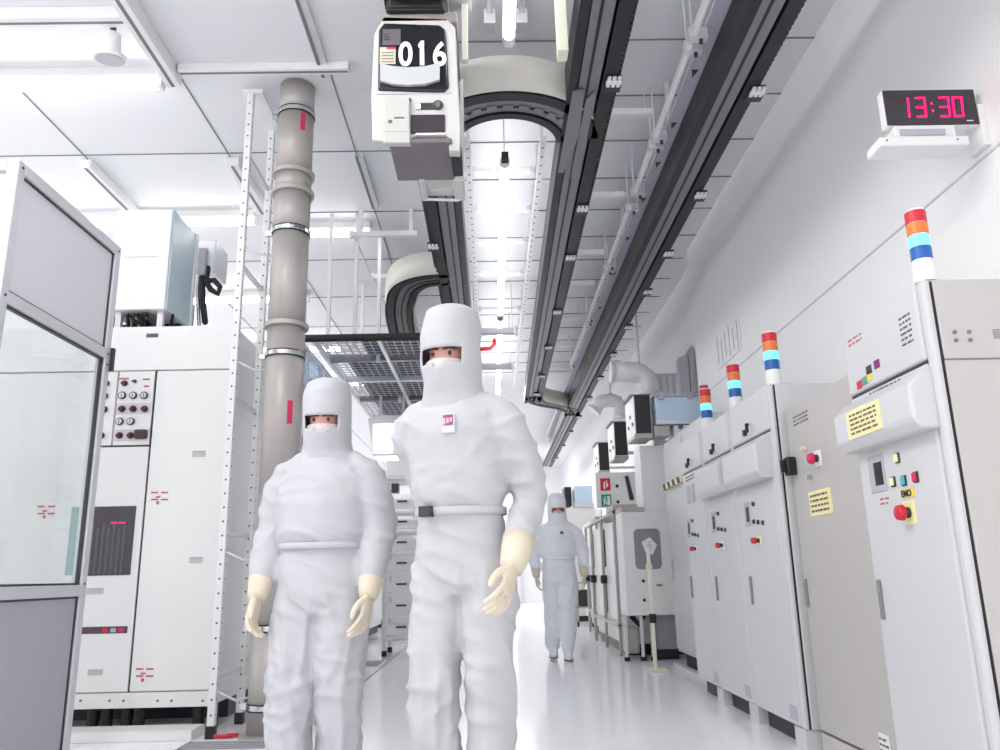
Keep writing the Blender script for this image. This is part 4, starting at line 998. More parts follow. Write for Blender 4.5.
for (px, w_) in ((625, 0.03), (641, 0.03), (651, 0.04)):
    x = up(px, 630)[0]; obj('leg', bx(x, x+w_, YU+0.02, YU+0.06, 0.03, zb2), ALU, t, 0.003)
    bm = B(); cyl(bm, (x+w_/2, YU+0.04, 0), (x+w_/2, YU+0.04, 0.04), 0.03, n=14); obj('foot', bm, BLACK, t)
obj('lower_box', bx(up(657, 620)[0], xb, YU+0.1, YU+0.39, 0.1, zb2), mat('lower_grey', (150, 149, 154), 0.45), t, 0.004)
obj('lower_base', bx(up(657, 620)[0], xb, YU+0.1, YU+0.39, 0, 0.1), BLACK, t)
obj('lower_pump', bx(up(627, 620)[0], up(641, 620)[0], YU+0.15, YU+0.38, 0.06, zb2-0.12), STEEL, t, 0.02)
bm = B(); tube(bm, [(xa+0.1, YU+0.3, zb2-0.02), (xa+0.16, YU+0.25, zb2-0.1), (xa+0.22, YU+0.3, zb2-0.02)], 0.03, 10, 1); obj('hose', bm, BLACK, t, smooth=True)
(ca, cz1), (cb, _) = up(640, 445), up(672, 445)
obj('upper_body', bx(ca, 2.19, YU+0.05, YU+0.42, za-0.002, cz1), WHITE, t, 0.01)
obj('shelf_top', bx(xa, ca, YU+0.0, YU+0.4, za, za+0.05), STEEL, t, 0.004)
# barrier stand leaning in front of it
t = thing('wooden_stand', 'slim cream stand with small foot in front of the window unit', 'stand', (1.56, 8.1, 0))
q = at_z(656, 671, 0.0)
yS = q.y; top = at_y(653, 548, yS)
bm = B(); box(bm, q.x-0.018, q.x+0.014, yS-0.015, yS+0.015, 0.02, top.z); obj('pole', bm, mat('stand_cream', (226, 220, 208), 0.5), t, 0.004)
obj('foot', bx(q.x-0.06, q.x+0.1, yS-0.1, yS+0.12, 0, 0.022), CREAM, t, 0.005)
obj('joint', bx(q.x-0.03, q.x+0.025, yS-0.02, yS+0.02, top.z-0.2, top.z-0.15), CREAM, t, 0.004)
obj('clamp', bx(q.x-0.03, q.x+0.03, yS-0.02, yS+0.02, 0.42, 0.5), BLACK, t, 0.005)
# chrome framed machines farther along
def frame_machine(y0, y1, x0, z1, label):
    t = thing('framed_machine', label, 'machine', ((x0+2.3)/2, (y0+y1)/2, 0), 'chrome framed machines on the right')
    obj('machine_body', bx(x0+0.06, 2.3, y0+0.05, y1, 0.12, z1), WHITE, t, 0.008)
    obj('plinth', bx(x0+0.1, 2.3, y0+0.1, y1-0.05, 0.0, 0.12), DARK, t)
    for (x, y) in ((x0, y0), (x0, (y0+y1)/2), (x0, y1-0.04), (x0+0.35, y0)):
        obj('frame_post', bx(x, x+0.035, y, y+0.035, 0, z1+0.1), STEEL, t, 0.004)
    for z in (0.3, z1+0.06): obj('frame_rail', bx(x0, x0+0.035, y0, y1, z, z+0.035), STEEL, t, 0.004)
    n = 2
    for k in range(n):
        ya = y0+0.12+(y1-y0-0.1)*k/n; yb = ya+(y1-y0)/n-0.2
        obj('door_slit', bx(x0+0.04, x0+0.062, ya, ya+0.2, 0.95, z1-0.05), DARK, t); obj('door_slit', bx(x0+0.04, x0+0.062, ya+0.02, ya+0.16, 0.4, 0.8), SEAM, t)
        obj('door_panel', bx(x0+0.045, x0+0.062, ya+0.22, yb, 0.35, z1-0.05), PANEL, t, 0.004)
        bm = B(); cyl(bm, (x0+0.05, yb+0.04, 0.8), (x0-0.03, yb+0.04, 0.8), 0.05, n=18); obj('port', bm, BLACK, t, 0.006)
    obj('front_panel', bx(x0+0.4, 2.28, y0+0.035, y0+0.06, 0.3, z1-0.05), PANEL, t, 0.005)
    obj('front_box', bx(x0+0.1, x0+0.34, y0-0.02, y0+0.06, z1-0.45, z1-0.1), STEEL, t, 0.006)
    obj('top_shelf', bx(x0, x0+0.5, y0-0.05, y0+0.5, z1+0.1, z1+0.16), STEEL, t, 0.005)
frame_machine(9.02, 11.2, 1.36, 1.46, 'white machine in a chrome frame just beyond the window unit')
frame_machine(11.5, 12.9, 1.48, 1.5, 'white machine in a chrome frame below the fire sign')
# dark faced boxes above
def dark_box(px0, py0, px1, py1, Y, label, dep=0.55):
    a, b_ = at_y(px0, py0, Y), at_y(px1, py1, Y)
    t = thing('filter_unit', label, 'box', ((a.x+b_.x)/2, Y+dep/2, b_.z), 'white boxes with black faces on the right')
    obj('unit_body', bx(a.x-0.01, b_.x+0.01, Y+0.012, Y+dep, b_.z-0.01, a.z+0.01), WHITE, t, 0.005)
    obj('black_face', bx(a.x, b_.x, Y, Y+0.02, b_.z, a.z), mat('face_black', (40, 39, 44), 0.45), t, 0.003)
    bm = B(); prism_x(bm, [(Y-0.02, a.z+0.0), (Y+0.1, a.z+0.03), (Y+dep, a.z+0.03), (Y+dep, a.z+0.01), (Y, a.z-0.005)], a.x-0.03, b_.x+0.012); obj('lid', bm, SEAM, t)
    obj('underside', bx(a.x-0.02, b_.x+0.01, Y+0.0, Y+dep*0.8, b_.z-0.05, b_.z-0.01), STEEL, t, 0.006)
    for k in range(3):
        bm = B(); cyl(bm, (a.x-0.01, Y+0.12+0.13*k, b_.z+0.12+0.1*(k % 2)), (a.x-0.02, Y+0.12+0.13*k, b_.z+0.12+0.1*(k % 2)), 0.022, n=12); obj('port', bm, DARK, t)
    for z in (b_.z+0.08, a.z-0.1): obj('wall_bracket', bx(b_.x-0.02, 2.34, Y+dep*0.93, Y+dep*0.98, z, z+0.04), ALU, t)
dark_box(634, 395, 652, 433, 8.3, 'nearest of the white boxes with black faces, beside the blue tank')
dark_box(614, 422, 628, 455, 10.2, 'second white box with black face, behind the first')
dark_box(598.5, 443, 609.5, 470, 12.2, 'third white box with black face, above the fire sign')
# blue tank
a, b_ = at_y(652, 397, 8.3), at_y(694, 424, 8.3)
t = thing('blue_tank', 'pale blue tank with grey rim above the white machine', 'tank', ((a.x+b_.x)/2, 8.6, b_.z-0.2))
obj('tank_body', bx(a.x+0.03, 2.32, 8.3, 8.75, b_.z+0.04, a.z), TANK, t, 0.01)
obj('tank_rim', bx(a.x+0.02, 2.33, 8.28, 8.77, b_.z, b_.z+0.05), ALU, t, 0.005)
obj('lid', bx(a.x+0.02, 2.33, 8.29, 8.76, a.z, a.z+0.025), GREYP, t, 0.004)
for k, (x0, x1) in enumerate(((a.x+0.0, a.x+0.17), (a.x+0.21, a.x+0.43))):
    obj('lower_box', bx(x0, x1, 8.3, 8.6, b_.z-0.12, b_.z-0.01), WHITE if k else STEEL, t, 0.006)
bm = B(); cyl(bm, (a.x+0.28, 8.3, b_.z-0.03), (a.x+0.28, 8.27, b_.z-0.03), 0.025, n=14); obj('blue_valve', bm, mat('valve_blue_dark', (60, 100, 150), 0.4), t)
for x in (a.x+0.06, a.x+0.38): obj('clip', bx(x, x+0.06, 8.27, 8.3, a.z-0.03, a.z+0.05), GREYP, t, 0.003)
obj('bracket', bx(a.x+0.05, 2.34, 8.6, 8.7, b_.z-0.16, b_.z-0.12), ALU, t)
# duct strips and white ducts above
q0, q1 = at_y(681, 395, 8.6), at_y(692, 345, 8.6)
t = thing('wall_duct', 'grey double duct with slanted top above the blue tank', 'duct', ((q0.x+q1.x)/2, 8.65, q0.z))
bm = B(); prism_y(bm, [(q0.x, q0.z), (q1.x-0.06, q0.z), (q1.x-0.06, q1.z-0.1), (q0.x, q1.z-0.15)], 8.6, 8.72); obj('duct', bm, GREYP, t, 0.004)
bm = B(); prism_y(bm, [(q1.x-0.05, q0.z), (q1.x, q0.z), (q1.x, q1.z), (q1.x-0.05, q1.z-0.06)], 8.6, 8.72); obj('duct', bm, GREYP, t, 0.004)
obj('cap', bx(q0.x-0.01, q1.x+0.01, 8.59, 8.73, q0.z-0.03, q0.z), ALU, t, 0.004)
def duct(pts, r_, Y, label):
    P = [at_y(px, py, Y) for px, py in pts]
    t = thing('white_duct', label, 'duct', (P[0].x, Y, P[0].z), 'white ducts above the right machines')
    bm = B(); tube(bm, P, r_, 20, 0); obj('duct_bend', bm, WHITE, t, smooth=True)
    for q in (P[0], P[-1]):
        k = P.index(q); d = (P[1]-P[0]).normalized() if k == 0 else (P[-1]-P[-2]).normalized()
        bm = B(); cyl(bm, q-d*0.02, q+d*0.02, r_*1.12, n=20); obj('duct_collar', bm, ALU, t, 0.003)
    q = P[len(P)//2]; bm = B(); cyl(bm, q, (q.x, q.y, CZ), 0.012, n=10); obj('hanger_rod', bm, ALU, t)
duct([(648, 394), (648, 385), (646, 378), (640, 374), (630, 372), (612, 372)], 0.12, 9.0, 'thick white bent duct above the nearest black-faced box')
duct([(620, 418), (620, 408), (617, 402), (611, 400), (600, 402), (594, 410)], 0.1, 11.0, 'white bent duct above the second black-faced box')
t = thing('duct_box', 'white ribbed fitting box between the duct and the blue tank', 'box', (1.9, 8.9, 2.7))
a, b_ = at_y(652, 375, 9.25), at_y(678, 394, 9.25)
obj('box_body', bx(a.x, b_.x, 9.25, 9.5, b_.z, a.z), WHITE, t, 0.008)
for k in range(4): obj('rib', bx(a.x+(b_.x-a.x)*(k+0.3)/4, a.x+(b_.x-a.x)*(k+0.45)/4, 9.23, 9.25, b_.z, a.z), GREYP, t)
obj('stay', bx(a.x+0.02, 2.34, 9.3, 9.35, a.z, a.z+0.03), ALU, t)
# sign board facing the camera
YS = 11.35
t = thing('sign_board', 'white wall end with red fire extinguisher sign above green escape sign', 'sign', (1.7, YS, 0))
a, b_ = at_y(597, 474, YS), at_y(640, 520, YS)
obj('board', bx(a.x-0.02, 2.33, YS, YS+0.1, 1.78, a.z+0.02), WHITE, t, 0.004)
def sign(px0, py0, px1, py1, m_, nm):
    a, b_ = at_y(px0, py0, YS), at_y(px1, py1, YS)
    return obj(nm, bx(a.x, b_.x, YS-0.012, YS, b_.z, a.z), m_, t, 0.002), a, b_
sg, a, b_ = sign(600, 478.5, 610.5, 490.5, RED, 'fire_sign')
w_, h_ = b_.x-a.x, a.z-b_.z
def sp(u, v): return a.x+w_*u, b_.z+h_*v
bm = B(); prism_y(bm, [sp(.3, .12), sp(.48, .12), sp(.48, .62), sp(.3, .62)], YS-0.015, YS-0.012); prism_y(bm, [sp(.34, .62), sp(.44, .62), sp(.44, .72), sp(.34, .72)], YS-0.015, YS-0.012)
prism_y(bm, [sp(.4, .7), sp(.68, .84), sp(.72, .76), sp(.44, .64)], YS-0.015, YS-0.012)
prism_y(bm, [sp(.62, .2), sp(.8, .45), sp(.7, .7), sp(.64, .55), sp(.6, .6), sp(.55, .35)], YS-0.015, YS-0.012); obj('extinguisher_symbol', bm, WHITE, sg)
sg, a, b_ = sign(601, 494.5, 611.5, 506.5, GREEN, 'escape_sign')
w_, h_ = b_.x-a.x, a.z-b_.z
bm = B(); prism_y(bm, [sp(.6, .12), sp(.88, .12), sp(.88, .85), sp(.6, .85)], YS-0.015, YS-0.012)
prism_y(bm, [sp(.2, .15), sp(.3, .15), sp(.38, .4), sp(.5, .15), sp(.58, .2), sp(.45, .5), sp(.42, .68), sp(.3, .68), sp(.16, .5), sp(.2, .45), sp(.3, .55)], YS-0.015, YS-0.012); prism_y(bm, [sp(.34, .72), sp(.44, .72), sp(.44, .84), sp(.34, .84)], YS-0.015, YS-0.012); obj('running_symbol', bm, WHITE, sg)
for (px, py) in ((617, 486), (618, 502)):
    q = at_y(px, py, YS); bm = B(); cyl(bm, (q.x, YS, q.z), (q.x, YS-0.02, q.z), 0.022, n=12); obj('knob', bm, BLACK, t)
bm = B(); a = at_y(626, 476, YS); b_ = at_y(634, 500, YS); prism_y(bm, [(a.x-0.02, a.z), (a.x+0.03, a.z), (b_.x, b_.z), (b_.x-0.06, b_.z)], YS-0.02, YS); obj('dark_strip', bm, DARK, t)
# second tank and rear units far down the hall
YT = 15.5
a, b_ = at_y(574, 486, YT), at_y(593, 507, YT)
t = thing('blue_tank', 'small far pale blue tank with black box to its left, above the far person', 'tank', (a.x+0.3, YT+0.3, 0))
obj('tank_body', bx(a.x, b_.x, YT, YT+0.6, b_.z+0.08, a.z), TANK, t, 0.01)
obj('tank_rim', bx(a.x, b_.x+0.02, YT-0.02, YT+0.6, b_.z, b_.z+0.08), ALU, t, 0.006)
a2, b2 = at_y(564.5, 487, YT), at_y(572, 506, YT)
obj('black_box', bx(a2.x, b2.x, YT, YT+0.5, b2.z, a2.z), BLACK, t, 0.006)
obj('cabinet', bx(a2.x-0.02, b_.x+0.05, YT+0.02, YT+0.8, 0.1, b_.z), WHITE, t, 0.01)
obj('base', bx(a2.x, b_.x, YT+0.05, YT+0.7, 0, 0.1), DARK, t)
GR = 'white process tools on the right side of the hall'
tool('white process tool beyond the sign board on the right side', 1.72, 2.3, 13.1, 15.2, 1.75, GR, 5)
tool('farthest white process tool on the right side of the hall', 1.8, 2.33, 17.0, 21.5, 2.2, GR, 6)
t = thing('lab_cart', 'small grey cart on wheels standing beyond the far person', 'cart', (1.62, 14.3, 0))
for z in (0.3, 0.7): obj('shelf', bx(1.42, 1.7, 14, 14.5, z, z+0.03), STEEL, t, 0.004)
for (x, y) in ((1.42, 14), (1.67, 14), (1.42, 14.47), (1.67, 14.47)):
    obj('leg', bx(x, x+0.03, y, y+0.03, 0.08, 0.74), STEEL, t)
    bm = B(); cyl(bm, (x, y+0.015, 0.04), (x+0.03, y+0.015, 0.04), 0.04, n=14); obj('wheel', bm, BLACK, t)
obj('bin', bx(1.45, 1.66, 14.05, 14.4, 0.33, 0.6), DARK, t, 0.01)
t = thing('end_door', 'white double door with bright windows in the far end wall', 'door', (0, 26.35, 0))
for x in (-0.9, 0.02):
    d_ = obj('door_leaf', bx(x, x+0.88, 26.33, 26.4, 0.02, 2.2), PANEL, t, 0.01)
    obj('window', bx(x+0.2, x+0.68, 26.31, 26.34, 1.1, 2.0), LITPANEL, d_, 0.01)
    obj('handle', bx(x+(0.78 if x < 0 else 0.06), x+(0.82 if x < 0 else 0.1), 26.28, 26.33, 0.95, 1.15), CHROME, d_, 0.005)
obj('frame', bx(-0.98, -0.9, 26.3, 26.4, 0, 2.28), ALU, t); obj('frame', bx(0.9, 0.98, 26.3, 26.4, 0, 2.28), ALU, t); obj('frame', bx(-0.9, 0.9, 26.3, 26.4, 2.2, 2.28), ALU, t)

# ------------------------------------------------------------------ people
def remesh(bm, voxel, smooth_it=6, disp=None, decimate=None):
    bmesh.ops.recalc_face_normals(bm, faces=bm.faces)
    me = bpy.data.meshes.new('tmp'); bm.to_mesh(me); bm.free()
    o = bpy.data.objects.new('tmp', me); C.objects.link(o)
    md = o.modifiers.new('r', 'REMESH'); md.mode = 'VOXEL'; md.voxel_size = voxel
    if smooth_it:
        ms = o.modifiers.new('s', 'SMOOTH'); ms.factor = 0.5; ms.iterations = smooth_it
    dg = bpy.context.evaluated_depsgraph_get()
    out = bpy.data.meshes.new_from_object(o.evaluated_get(dg))
    bpy.data.objects.remove(o); bpy.data.meshes.remove(me)
    if disp:
        nrm = [v.normal.copy() for v in out.vertices]
        for v, n in zip(out.vertices, nrm): v.co += n*disp(v.co)
    return out
def ell(cx, cy, z, rx, ry, n=28, tilt=0.0):
    return [(cx+rx*math.cos(2*PI*i/n), cy+ry*math.sin(2*PI*i/n), z+tilt*math.sin(2*PI*i/n)*ry) for i in range(n)]
def sub(pts, n=5):
    """smooth polyline through joints: list of (point, radius)"""
    out = []
    for i in range(len(pts)-1):
        p0 = pts[max(i-1, 0)]; p1 = pts[i]; p2 = pts[i+1]; p3 = pts[min(i+2, len(pts)-1)]
        for k in range(n):
            s = k/n
            f_ = lambda a, b, c, d: 0.5*(2*b+(c-a)*s+(2*a-5*b+4*c-d)*s*s+(3*b-a-3*c+d)*s**3)
            out.append((Vector([f_(p0[0][j], p1[0][j], p2[0][j], p3[0][j]) for j in range(3)]), f_(p0[1], p1[1], p2[1], p3[1])))
    out.append((Vector(pts[-1][0]), pts[-1][1])); return out
def limb(bm, pts, n=20):
    s = sub(pts); tube(bm, [p for p, _ in s], [r for _, r in s], n, 1)

def hand_mesh(side, curl, voxel=0.0042):
    """gloved hand hanging down (-Z), thumb towards -Y, palm towards the body; side +1 lies on +X"""
    bm = B()
    rings = []
    for z, ry, rx in ((0.045, 0.03, 0.026), (0.02, 0.03, 0.024), (-0.01, 0.036, 0.022), (-0.045, 0.042, 0.021), (-0.08, 0.042, 0.017), (-0.092, 0.036, 0.012)):
        rings.append(ell(0, 0, z, rx*0.8, ry, 20))
    loft(bm, rings)
    for k, (y, l, r) in enumerate(((-0.034, 0.074, 0.009), (-0.0115, 0.084, 0.0093), (0.0115, 0.078, 0.009), (0.034, 0.06, 0.0082))):
        c_ = curl*(1+0.18*k); ang = 0.12; p = Vector((0, y, -0.078)); pts = [(p, r*1.05)]
        for q in range(3):
            ang += c_; d = Vector((-side*math.sin(ang), 0.2*(k-1.5)/1.5*(1-q*0.3), -math.cos(ang)))
            p = p + d*l*(0.42, 0.32, 0.26)[q]; pts.append((p, r*(1.0, 0.93, 0.78)[q]))
        limb(bm, pts, 12)
    limb(bm, [(Vector((0, -0.02, -0.012)), 0.015), (Vector((-side*0.014, -0.044, -0.04)), 0.0135), (Vector((-side*0.022, -0.056, -0.068)), 0.0115), (Vector((-side*0.026, -0.058, -0.092)), 0.009)], 12)
    return remesh(bm, voxel, 2)

def person(label, loc, rotz, H, suit, arms, legs, head_turn=0.0, voxel=0.011, bulk=1.0, lean=0.0, chin=0.0):
    """faces -Y before rotation. arms = {side: (elbow, wrist)} and legs = {side: (knee, ankle)} in metres for a 1.75 m figure"""
    k = H/1.75
    t = thing('person', label, 'person', loc, None, rotz)
    Mw = W[t.name] @ Matrix.Scale(k, 4)
    def add(nm, src, m_, par=t, smooth=True, bev=0):
        if isinstance(src, bmesh.types.BMesh):
            bmesh.ops.recalc_face_normals(src, faces=src.faces)
            me = bpy.data.meshes.new(nm); src.to_mesh(me); src.free()
        else: me = src
        me.transform(Mw); o = link_mesh(nm, me, m_, par, bev, smooth); return o
    sh = lambda s: Vector((s*0.17, 0.015-lean, 1.385))
    hd = Matrix.Translation((0, -lean*1.15, 1.5)) @ Matrix.Rotation(head_turn, 4, 'Z') @ Matrix.Rotation(chin, 4, 'X') @ Matrix.Translation((0, 0, -1.5))
    def headpts(rings): return [[hd @ Vector(p) for p in r] for r in rings]
    # body: one continuous skin surface with head and face
    bm = B()
    loft(bm, headpts([ell(0, -0.02, 1.515, 0.03, 0.04), ell(0, -0.025, 1.525, 0.05, 0.062), ell(0, -0.012, 1.56, 0.064, 0.085), ell(0, -0.004, 1.60, 0.07, 0.093), ell(0, 0.0, 1.64, 0.074, 0.096), ell(0, 0.003, 1.68, 0.075, 0.096), ell(0, 0.006, 1.715, 0.066, 0.084), ell(0, 0.008, 1.74, 0.042, 0.055), ell(0, 0.008, 1.748, 0.015, 0.02)]))
    loft(bm, headpts([[(x, -0.085, 1.61) for x in (-0.008, 0, 0.008)] + [(0, -0.08, 1.61)], [(-0.012, -0.088, 1.585), (0, -0.1, 1.582), (0.012, -0.088, 1.585), (0, -0.078, 1.59)], [(-0.016, -0.086, 1.562), (0, -0.102, 1.562), (0.016, -0.086, 1.562), (0, -0.075, 1.562)], [(-0.01, -0.086, 1.552), (0, -0.1, 1.551), (0.01, -0.086, 1.552), (0, -0.08, 1.552)]]))
    for s in (-1, 1):
        loft(bm, headpts([[(s*(0.072+0.012*j), 0.012+0.018*math.cos(a)*(1-0.1*j), 1.615+0.03*math.sin(a)*(1-0.1*j)) for a in [2*PI*i/12 for i in range(12)]] for j in (0, 1)]))
    tube(bm, [hd @ Vector((0, 0.01, 1.56)), Vector((0, 0.02-lean, 1.46)), Vector((0, 0.02-lean*0.9, 1.38))], [0.055, 0.058, 0.075], 18)
    loft(bm, [ell(0, 0.005, 0.86, 0.11, 0.07), ell(0, 0.005, 0.95, 0.125, 0.08), ell(0, 0.005-lean*0.3, 1.08, 0.11, 0.075), ell(0, 0.005-lean*0.7, 1.25, 0.135, 0.09), ell(0, 0.01-lean, 1.36, 0.13, 0.075), ell(0, 0.01-lean, 1.43, 0.07, 0.055)])
    for s in (-1, 1):
        e, wv = arms[s]; kn, an = legs[s]
        limb(bm, [(sh(s)-Vector((s*0.03, 0, 0.01)), 0.05), (Vector(e), 0.038), (Vector(wv), 0.026)], 14)
        limb(bm, [(Vector((s*0.08, 0.005, 0.88)), 0.062), (Vector(kn), 0.042), (Vector(an), 0.032)], 14)
    body = add('body', remesh(bm, max(0.008, voxel*0.75), 3), SKIN)
    for s in (-1, 1):
        e0 = hd @ Vector((s*0.032, -0.083, 1.603))
        bm = B(); bmesh.ops.create_uvsphere(bm, u_segments=16, v_segments=10, radius=0.0115, matrix=Matrix.Translation(e0)); eye = add('eye', bm, EYEW, body)
        bm = B(); bmesh.ops.create_uvsphere(bm, u_segments=14, v_segments=8, radius=0.0075, matrix=Matrix.Translation(hd @ Vector((s*0.032, -0.0915, 1.602)))); add('iris', bm, BROW, body)
        bm = B(); tube(bm, [hd @ Vector((s*0.012, -0.098, 1.618)), hd @ Vector((s*0.032, -0.096, 1.623)), hd @ Vector((s*0.054, -0.084, 1.616))], [0.004, 0.006, 0.003], 8, 1); add('eyebrow', bm, BROW, body)
    # coverall
    bm = B(); bk = bulk
    loft(bm, [ell(0, 0, 0.80, 0.12*bk, 0.10*bk), ell(0, 0.0, 0.86, 0.178*bk, 0.128*bk), ell(0, 0.0, 0.95, 0.188*bk, 0.135*bk), ell(0, -lean*0.25, 1.045, 0.17*bk, 0.122*bk), ell(0, -lean*0.35, 1.075, 0.172*bk, 0.125*bk),
              ell(0, -lean*0.5, 1.12, 0.192*bk, 0.142*bk), ell(0, -lean*0.7, 1.25, 0.2*bk, 0.145*bk), ell(0, 0.006-lean*0.9, 1.34, 0.2*bk, 0.13), ell(0, 0.012-lean, 1.4, 0.175, 0.11), ell(0, 0.012-lean, 1.45, 0.115, 0.085), ell(0, 0.012-lean, 1.51, 0.075, 0.07)])
    for s in (-1, 1):
        e, wv = Vector(arms[s][0]), Vector(arms[s][1]); kn, an = Vector(legs[s][0]), Vector(legs[s][1])
        limb(bm, [(Vector((s*0.1, 0.012-lean, 1.425)), 0.055), (sh(s)+Vector((s*0.012, 0, -0.03)), 0.072*bk), (sh(s).lerp(e, 0.5)+Vector((s*0.012, 0, 0)), 0.075*bk), (e, 0.066*bk), (e.lerp(wv, 0.6), 0.058*bk), (wv, 0.042)])
        hp = Vector((s*0.088, 0.0, 0.88))
        limb(bm, [(hp, 0.105*bk), (hp.lerp(kn, 0.5), 0.102*bk), (kn, 0.088*bk), (kn.lerp(an, 0.5), 0.085*bk), (an+Vector((0, 0, 0.06)), 0.08*bk), (an+Vector((0, 0, 0.0)), 0.06)])
    sd = Vector(loc)*3.1
    joints = [Vector(arms[s][0]) for s in (-1, 1)] + [Vector(legs[s][0]) for s in (-1, 1)] + [Vector((0, 0, 1.07)), Vector((0.12, -.05, 0.84)), Vector((-0.12, -.05, 0.84)), Vector((.17, 0, 1.36)), Vector((-.17, 0, 1.36))]
    wrists = [Vector(arms[s][1]) for s in (-1, 1)]
    def folds(p):
        return folds_raw(p)*min(1.0, max(0.15, (min((p-q).length for q in wrists)-0.05)/0.12))
    def folds_raw(p):
        near = max(math.exp(-((p-j).length/0.16)**2) for j in joints)
        leg = 1.0 if p.z < 0.8 else max(0.0, (1.0-p.z)/0.2)
        warp = noise.noise(p*4+sd)*0.9
        ra = 1-2*abs(noise.noise(Vector((p.x*5-p.z*7+warp, p.y*5, p.z*13+p.x*6))+sd*2))      # slanting creases
        rb = 1-2*abs(noise.noise(Vector((p.x*15+warp, p.y*13, p.z*3.2+p.x*3))+sd))            # long creases down the trousers
        big_ = noise.noise(Vector((p.x*5, p.y*5, p.z*3.2))+sd)
        return 0.009*big_ + (0.004+0.013*near)*max(0, ra)**1.5 + 0.011*leg*max(0, rb)**1.5 - 0.004
    cov = add('coverall', remesh(bm, voxel, 4, folds), suit)
    # collar seam, belt
    bm = B(); n = 40
    loft(bm, [ell(0, -lean*0.3, 1.058, 0.181*bk, 0.134*bk, n), ell(0, -lean*0.3, 1.06, 0.186*bk, 0.139*bk, n), ell(0, -lean*0.34, 1.083, 0.186*bk, 0.139*bk, n), ell(0, -lean*0.34, 1.085, 0.18*bk, 0.133*bk, n)], False)
    belt = add('belt', bm, suit)
    # hood with an eye opening
    ctrl = [(1.795, 0.02, 0.025, 0.012), (1.79, 0.06, 0.07, 0.012), (1.77, 0.088, 0.105, 0.01), (1.73, 0.1, 0.12, 0.006), (1.68, 0.104, 0.124, 0.002), (1.62, 0.104, 0.122, 0.0), (1.56, 0.103, 0.124, 0.0), (1.51, 0.101, 0.114, 0.006), (1.47, 0.112, 0.102, 0.01), (1.435, 0.13, 0.098, 0.012), (1.4, 0.135, 0.095, 0.012)]
    rows = 44; n = 56; rings = []
    for i in range(rows+1):
        u = i/rows*(len(ctrl)-1); j = min(int(u), len(ctrl)-2); f_ = u-j
        z, rx, ry, cy = [ctrl[j][q]*(1-f_)+ctrl[j+1][q]*f_ for q in range(4)]
        bl = 1.0 if z > 1.53 else max(0.0, (z-1.42)/0.11)
        ring = []
        for q in range(n):
            a = 2*PI*q/n; p = Vector((rx*math.cos(a), cy+ry*math.sin(a), z))
            p += Vector((math.cos(a), math.sin(a), 0))*0.006*noise.noise(Vector((p.x*12, p.y*12, p.z*16))+sd)
            ph = hd @ p; pb = p - Vector((0, lean, 0)); ring.append(ph*bl+pb*(1-bl))
        rings.append((ring, z))
    bm = B(); vs = [[bm.verts.new(p) for p in r] for r, _ in rings]
    for i in range(rows):
        zc_ = (rings[i][1]+rings[i+1][1])/2
        for q in range(n):
            a = 2*PI*(q+0.5)/n; da = abs(((a-1.5*PI+PI) % (2*PI))-PI)
            if abs((zc_-1.592)/0.033)**2.8 + (da/0.84)**2.8 < 1: continue
            bm.faces.new((vs[i][q], vs[i][(q+1) % n], vs[i+1][(q+1) % n], vs[i+1][q]))
    bm.faces.new(vs[0])
    hood_ = add('hood', bm, suit); md = hood_.modifiers.new('thickness', 'SOLIDIFY'); md.thickness = 0.004
    # face mask
    bm = B(); rings = []
    for i in range(9):
        f_ = i/8; z = 1.505+0.08*f_
        rings.append([hd @ Vector((0.09*math.sin(a), -0.002-(0.095+0.008*f_+0.014*math.sin(f_*PI*0.9)*math.exp(-(a/0.5)**2))*math.cos(a), z-0.012*(abs(a)/1.2)**2)) for a in [(-1.25+2.5*q/20) for q in range(21)]])
    vs = [[bm.verts.new(p) for p in r] for r in rings]
    for a_, b2 in zip(vs, vs[1:]):
        for q in range(20): bm.faces.new((a_[q], a_[q+1], b2[q+1], b2[q]))
    mk = add('face_mask', bm, mat('mask_white', (206, 198, 202), 0.7)); md = mk.modifiers.new('thickness', 'SOLIDIFY'); md.thickness = 0.003
    # gloves and boots
    for s in (-1, 1):
        e, wv = Vector(arms[s][0]), Vector(arms[s][1]); d = (wv-e).normalized()
        me = hand_mesh(s, 0.22 if voxel < 0.015 else 0.25, 0.003 if voxel < 0.015 else 0.006)
        rot = Vector((0, 0, -1)).rotation_difference(d).to_matrix().to_4x4()
        me.transform(Matrix.Translation(wv+d*0.03) @ rot @ Matrix.Scale(1.08, 4)); gl = add('glove', me, GLOVE)
        bm = B(); s_ = [(wv-d*0.09, 0.054), (wv-d*0.04, 0.05), (wv+d*0.01, 0.042), (wv+d*0.035, 0.034)]; tube(bm, [p for p, _ in s_], [r for _, r in s_], 20); add('glove_cuff', bm, GLOVE, gl)
        an = Vector(legs[s][1])
        bm = B(); x = an.x; y = an.y; z = an.z-0.085
        loft(bm, [ell(x, y-0.05, z+0.0, 0.042, 0.128, 24), ell(x, y-0.05, z+0.02, 0.05, 0.136, 24), ell(x, y-0.046, z+0.045, 0.05, 0.128, 24), ell(x, y-0.022, z+0.075, 0.048, 0.095, 24), ell(x, y, z+0.11, 0.05, 0.062, 24), ell(x, y+0.003, z+0.18, 0.06, 0.064, 24), ell(x, y+0.003, z+0.3, 0.066, 0.07, 24)])
        bt = add('boot', bm, suit)
        bm = B(); loft(bm, [ell(x, y-0.05, z-0.0, 0.045, 0.132, 24), ell(x, y-0.05, z+0.014, 0.054, 0.141, 24)]); add('sole', bm, DARK, bt)
    return t, add, cov, belt, hd

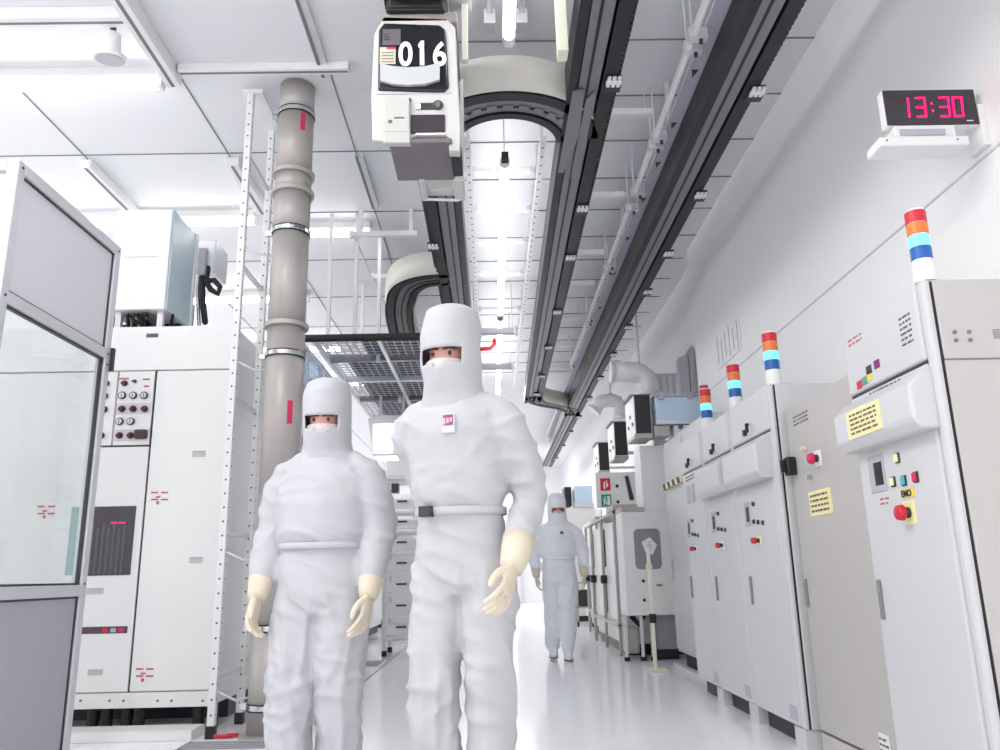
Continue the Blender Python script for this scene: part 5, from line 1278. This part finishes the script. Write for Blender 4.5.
p1, add1, cov1, belt1, hd1 = person('tall person in white hooded cleanroom coverall with dark belt buckle, walking towards the camera', (-0.1, 2.85, 0), -0.36, 1.79, SUIT,
    {1: ((0.232, 0.03, 1.12), (0.225, -0.13, 0.9)), -1: ((-0.165, 0.12, 1.12), (-0.12, 0.18, 0.88))},
    {1: ((0.09, 0.0, 0.5), (0.09, 0.03, 0.085)), -1: ((-0.095, -0.05, 0.5), (-0.09, 0.02, 0.085))}, head_turn=0.02, chin=0.05, bulk=0.88, lean=0.08)
bm = B(); bw = 0.036
box(bm, -0.095, -0.05, -0.165, -0.13, 1.052, 1.088); add1('buckle', bm, DARK, belt1, False, 0.004)
kk = 1.79/1.75
front = min(v.co.y for v in cov1.data.vertices if abs(v.co.x/kk-0.03) < 0.03 and abs(v.co.z/kk-1.35) < 0.04)/kk
bd = B(); box(bd, 0.008, 0.054, front-0.008, front+0.004, 1.32, 1.385); bdo = add1('badge', bd, mat('badge_white', (206, 202, 212), 0.4), cov1, False, 0.002)
bd = B(); box(bd, 0.013, 0.049, front-0.0095, front-0.007, 1.345, 1.38); add1('badge_picture', bd, mat('badge_plum', (150, 70, 110), 0.5), bdo, False)
bd = B()
for k in range(3): box(bd, 0.014+0.012*k, 0.022+0.012*k, front-0.0105, front-0.009, 1.348+0.004*k, 1.37)
add1('badge_print', bd, mat('badge_pale', (220, 180, 200), 0.5), bdo, False)
p2, add2, cov2, belt2, hd2 = person('shorter person in white hooded coverall with beige gloves, left of the tall one', (-0.665, 3.2, 0), -0.2, 1.64, SUIT2,
    {1: ((0.235, 0.02, 1.13), (0.235, -0.08, 0.89)), -1: ((-0.25, 0.03, 1.13), (-0.245, -0.08, 0.89))},
    {1: ((0.085, 0.0, 0.5), (0.08, 0.05, 0.085)), -1: ((-0.1, -0.05, 0.5), (-0.11, -0.03, 0.085))}, head_turn=0.12, bulk=1.03, chin=0.08)
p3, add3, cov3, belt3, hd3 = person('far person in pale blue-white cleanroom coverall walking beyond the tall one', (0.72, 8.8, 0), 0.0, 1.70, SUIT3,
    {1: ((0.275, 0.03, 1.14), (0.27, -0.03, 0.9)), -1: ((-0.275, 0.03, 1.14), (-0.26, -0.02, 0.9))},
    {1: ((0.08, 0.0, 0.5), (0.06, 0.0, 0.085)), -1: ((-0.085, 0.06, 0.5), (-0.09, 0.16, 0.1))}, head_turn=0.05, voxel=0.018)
bm = B(); box(bm, 0.015, 0.045, -0.165, -0.14, 1.33, 1.36); add3('chest_device', bm, DARK, cov3, False, 0.003)
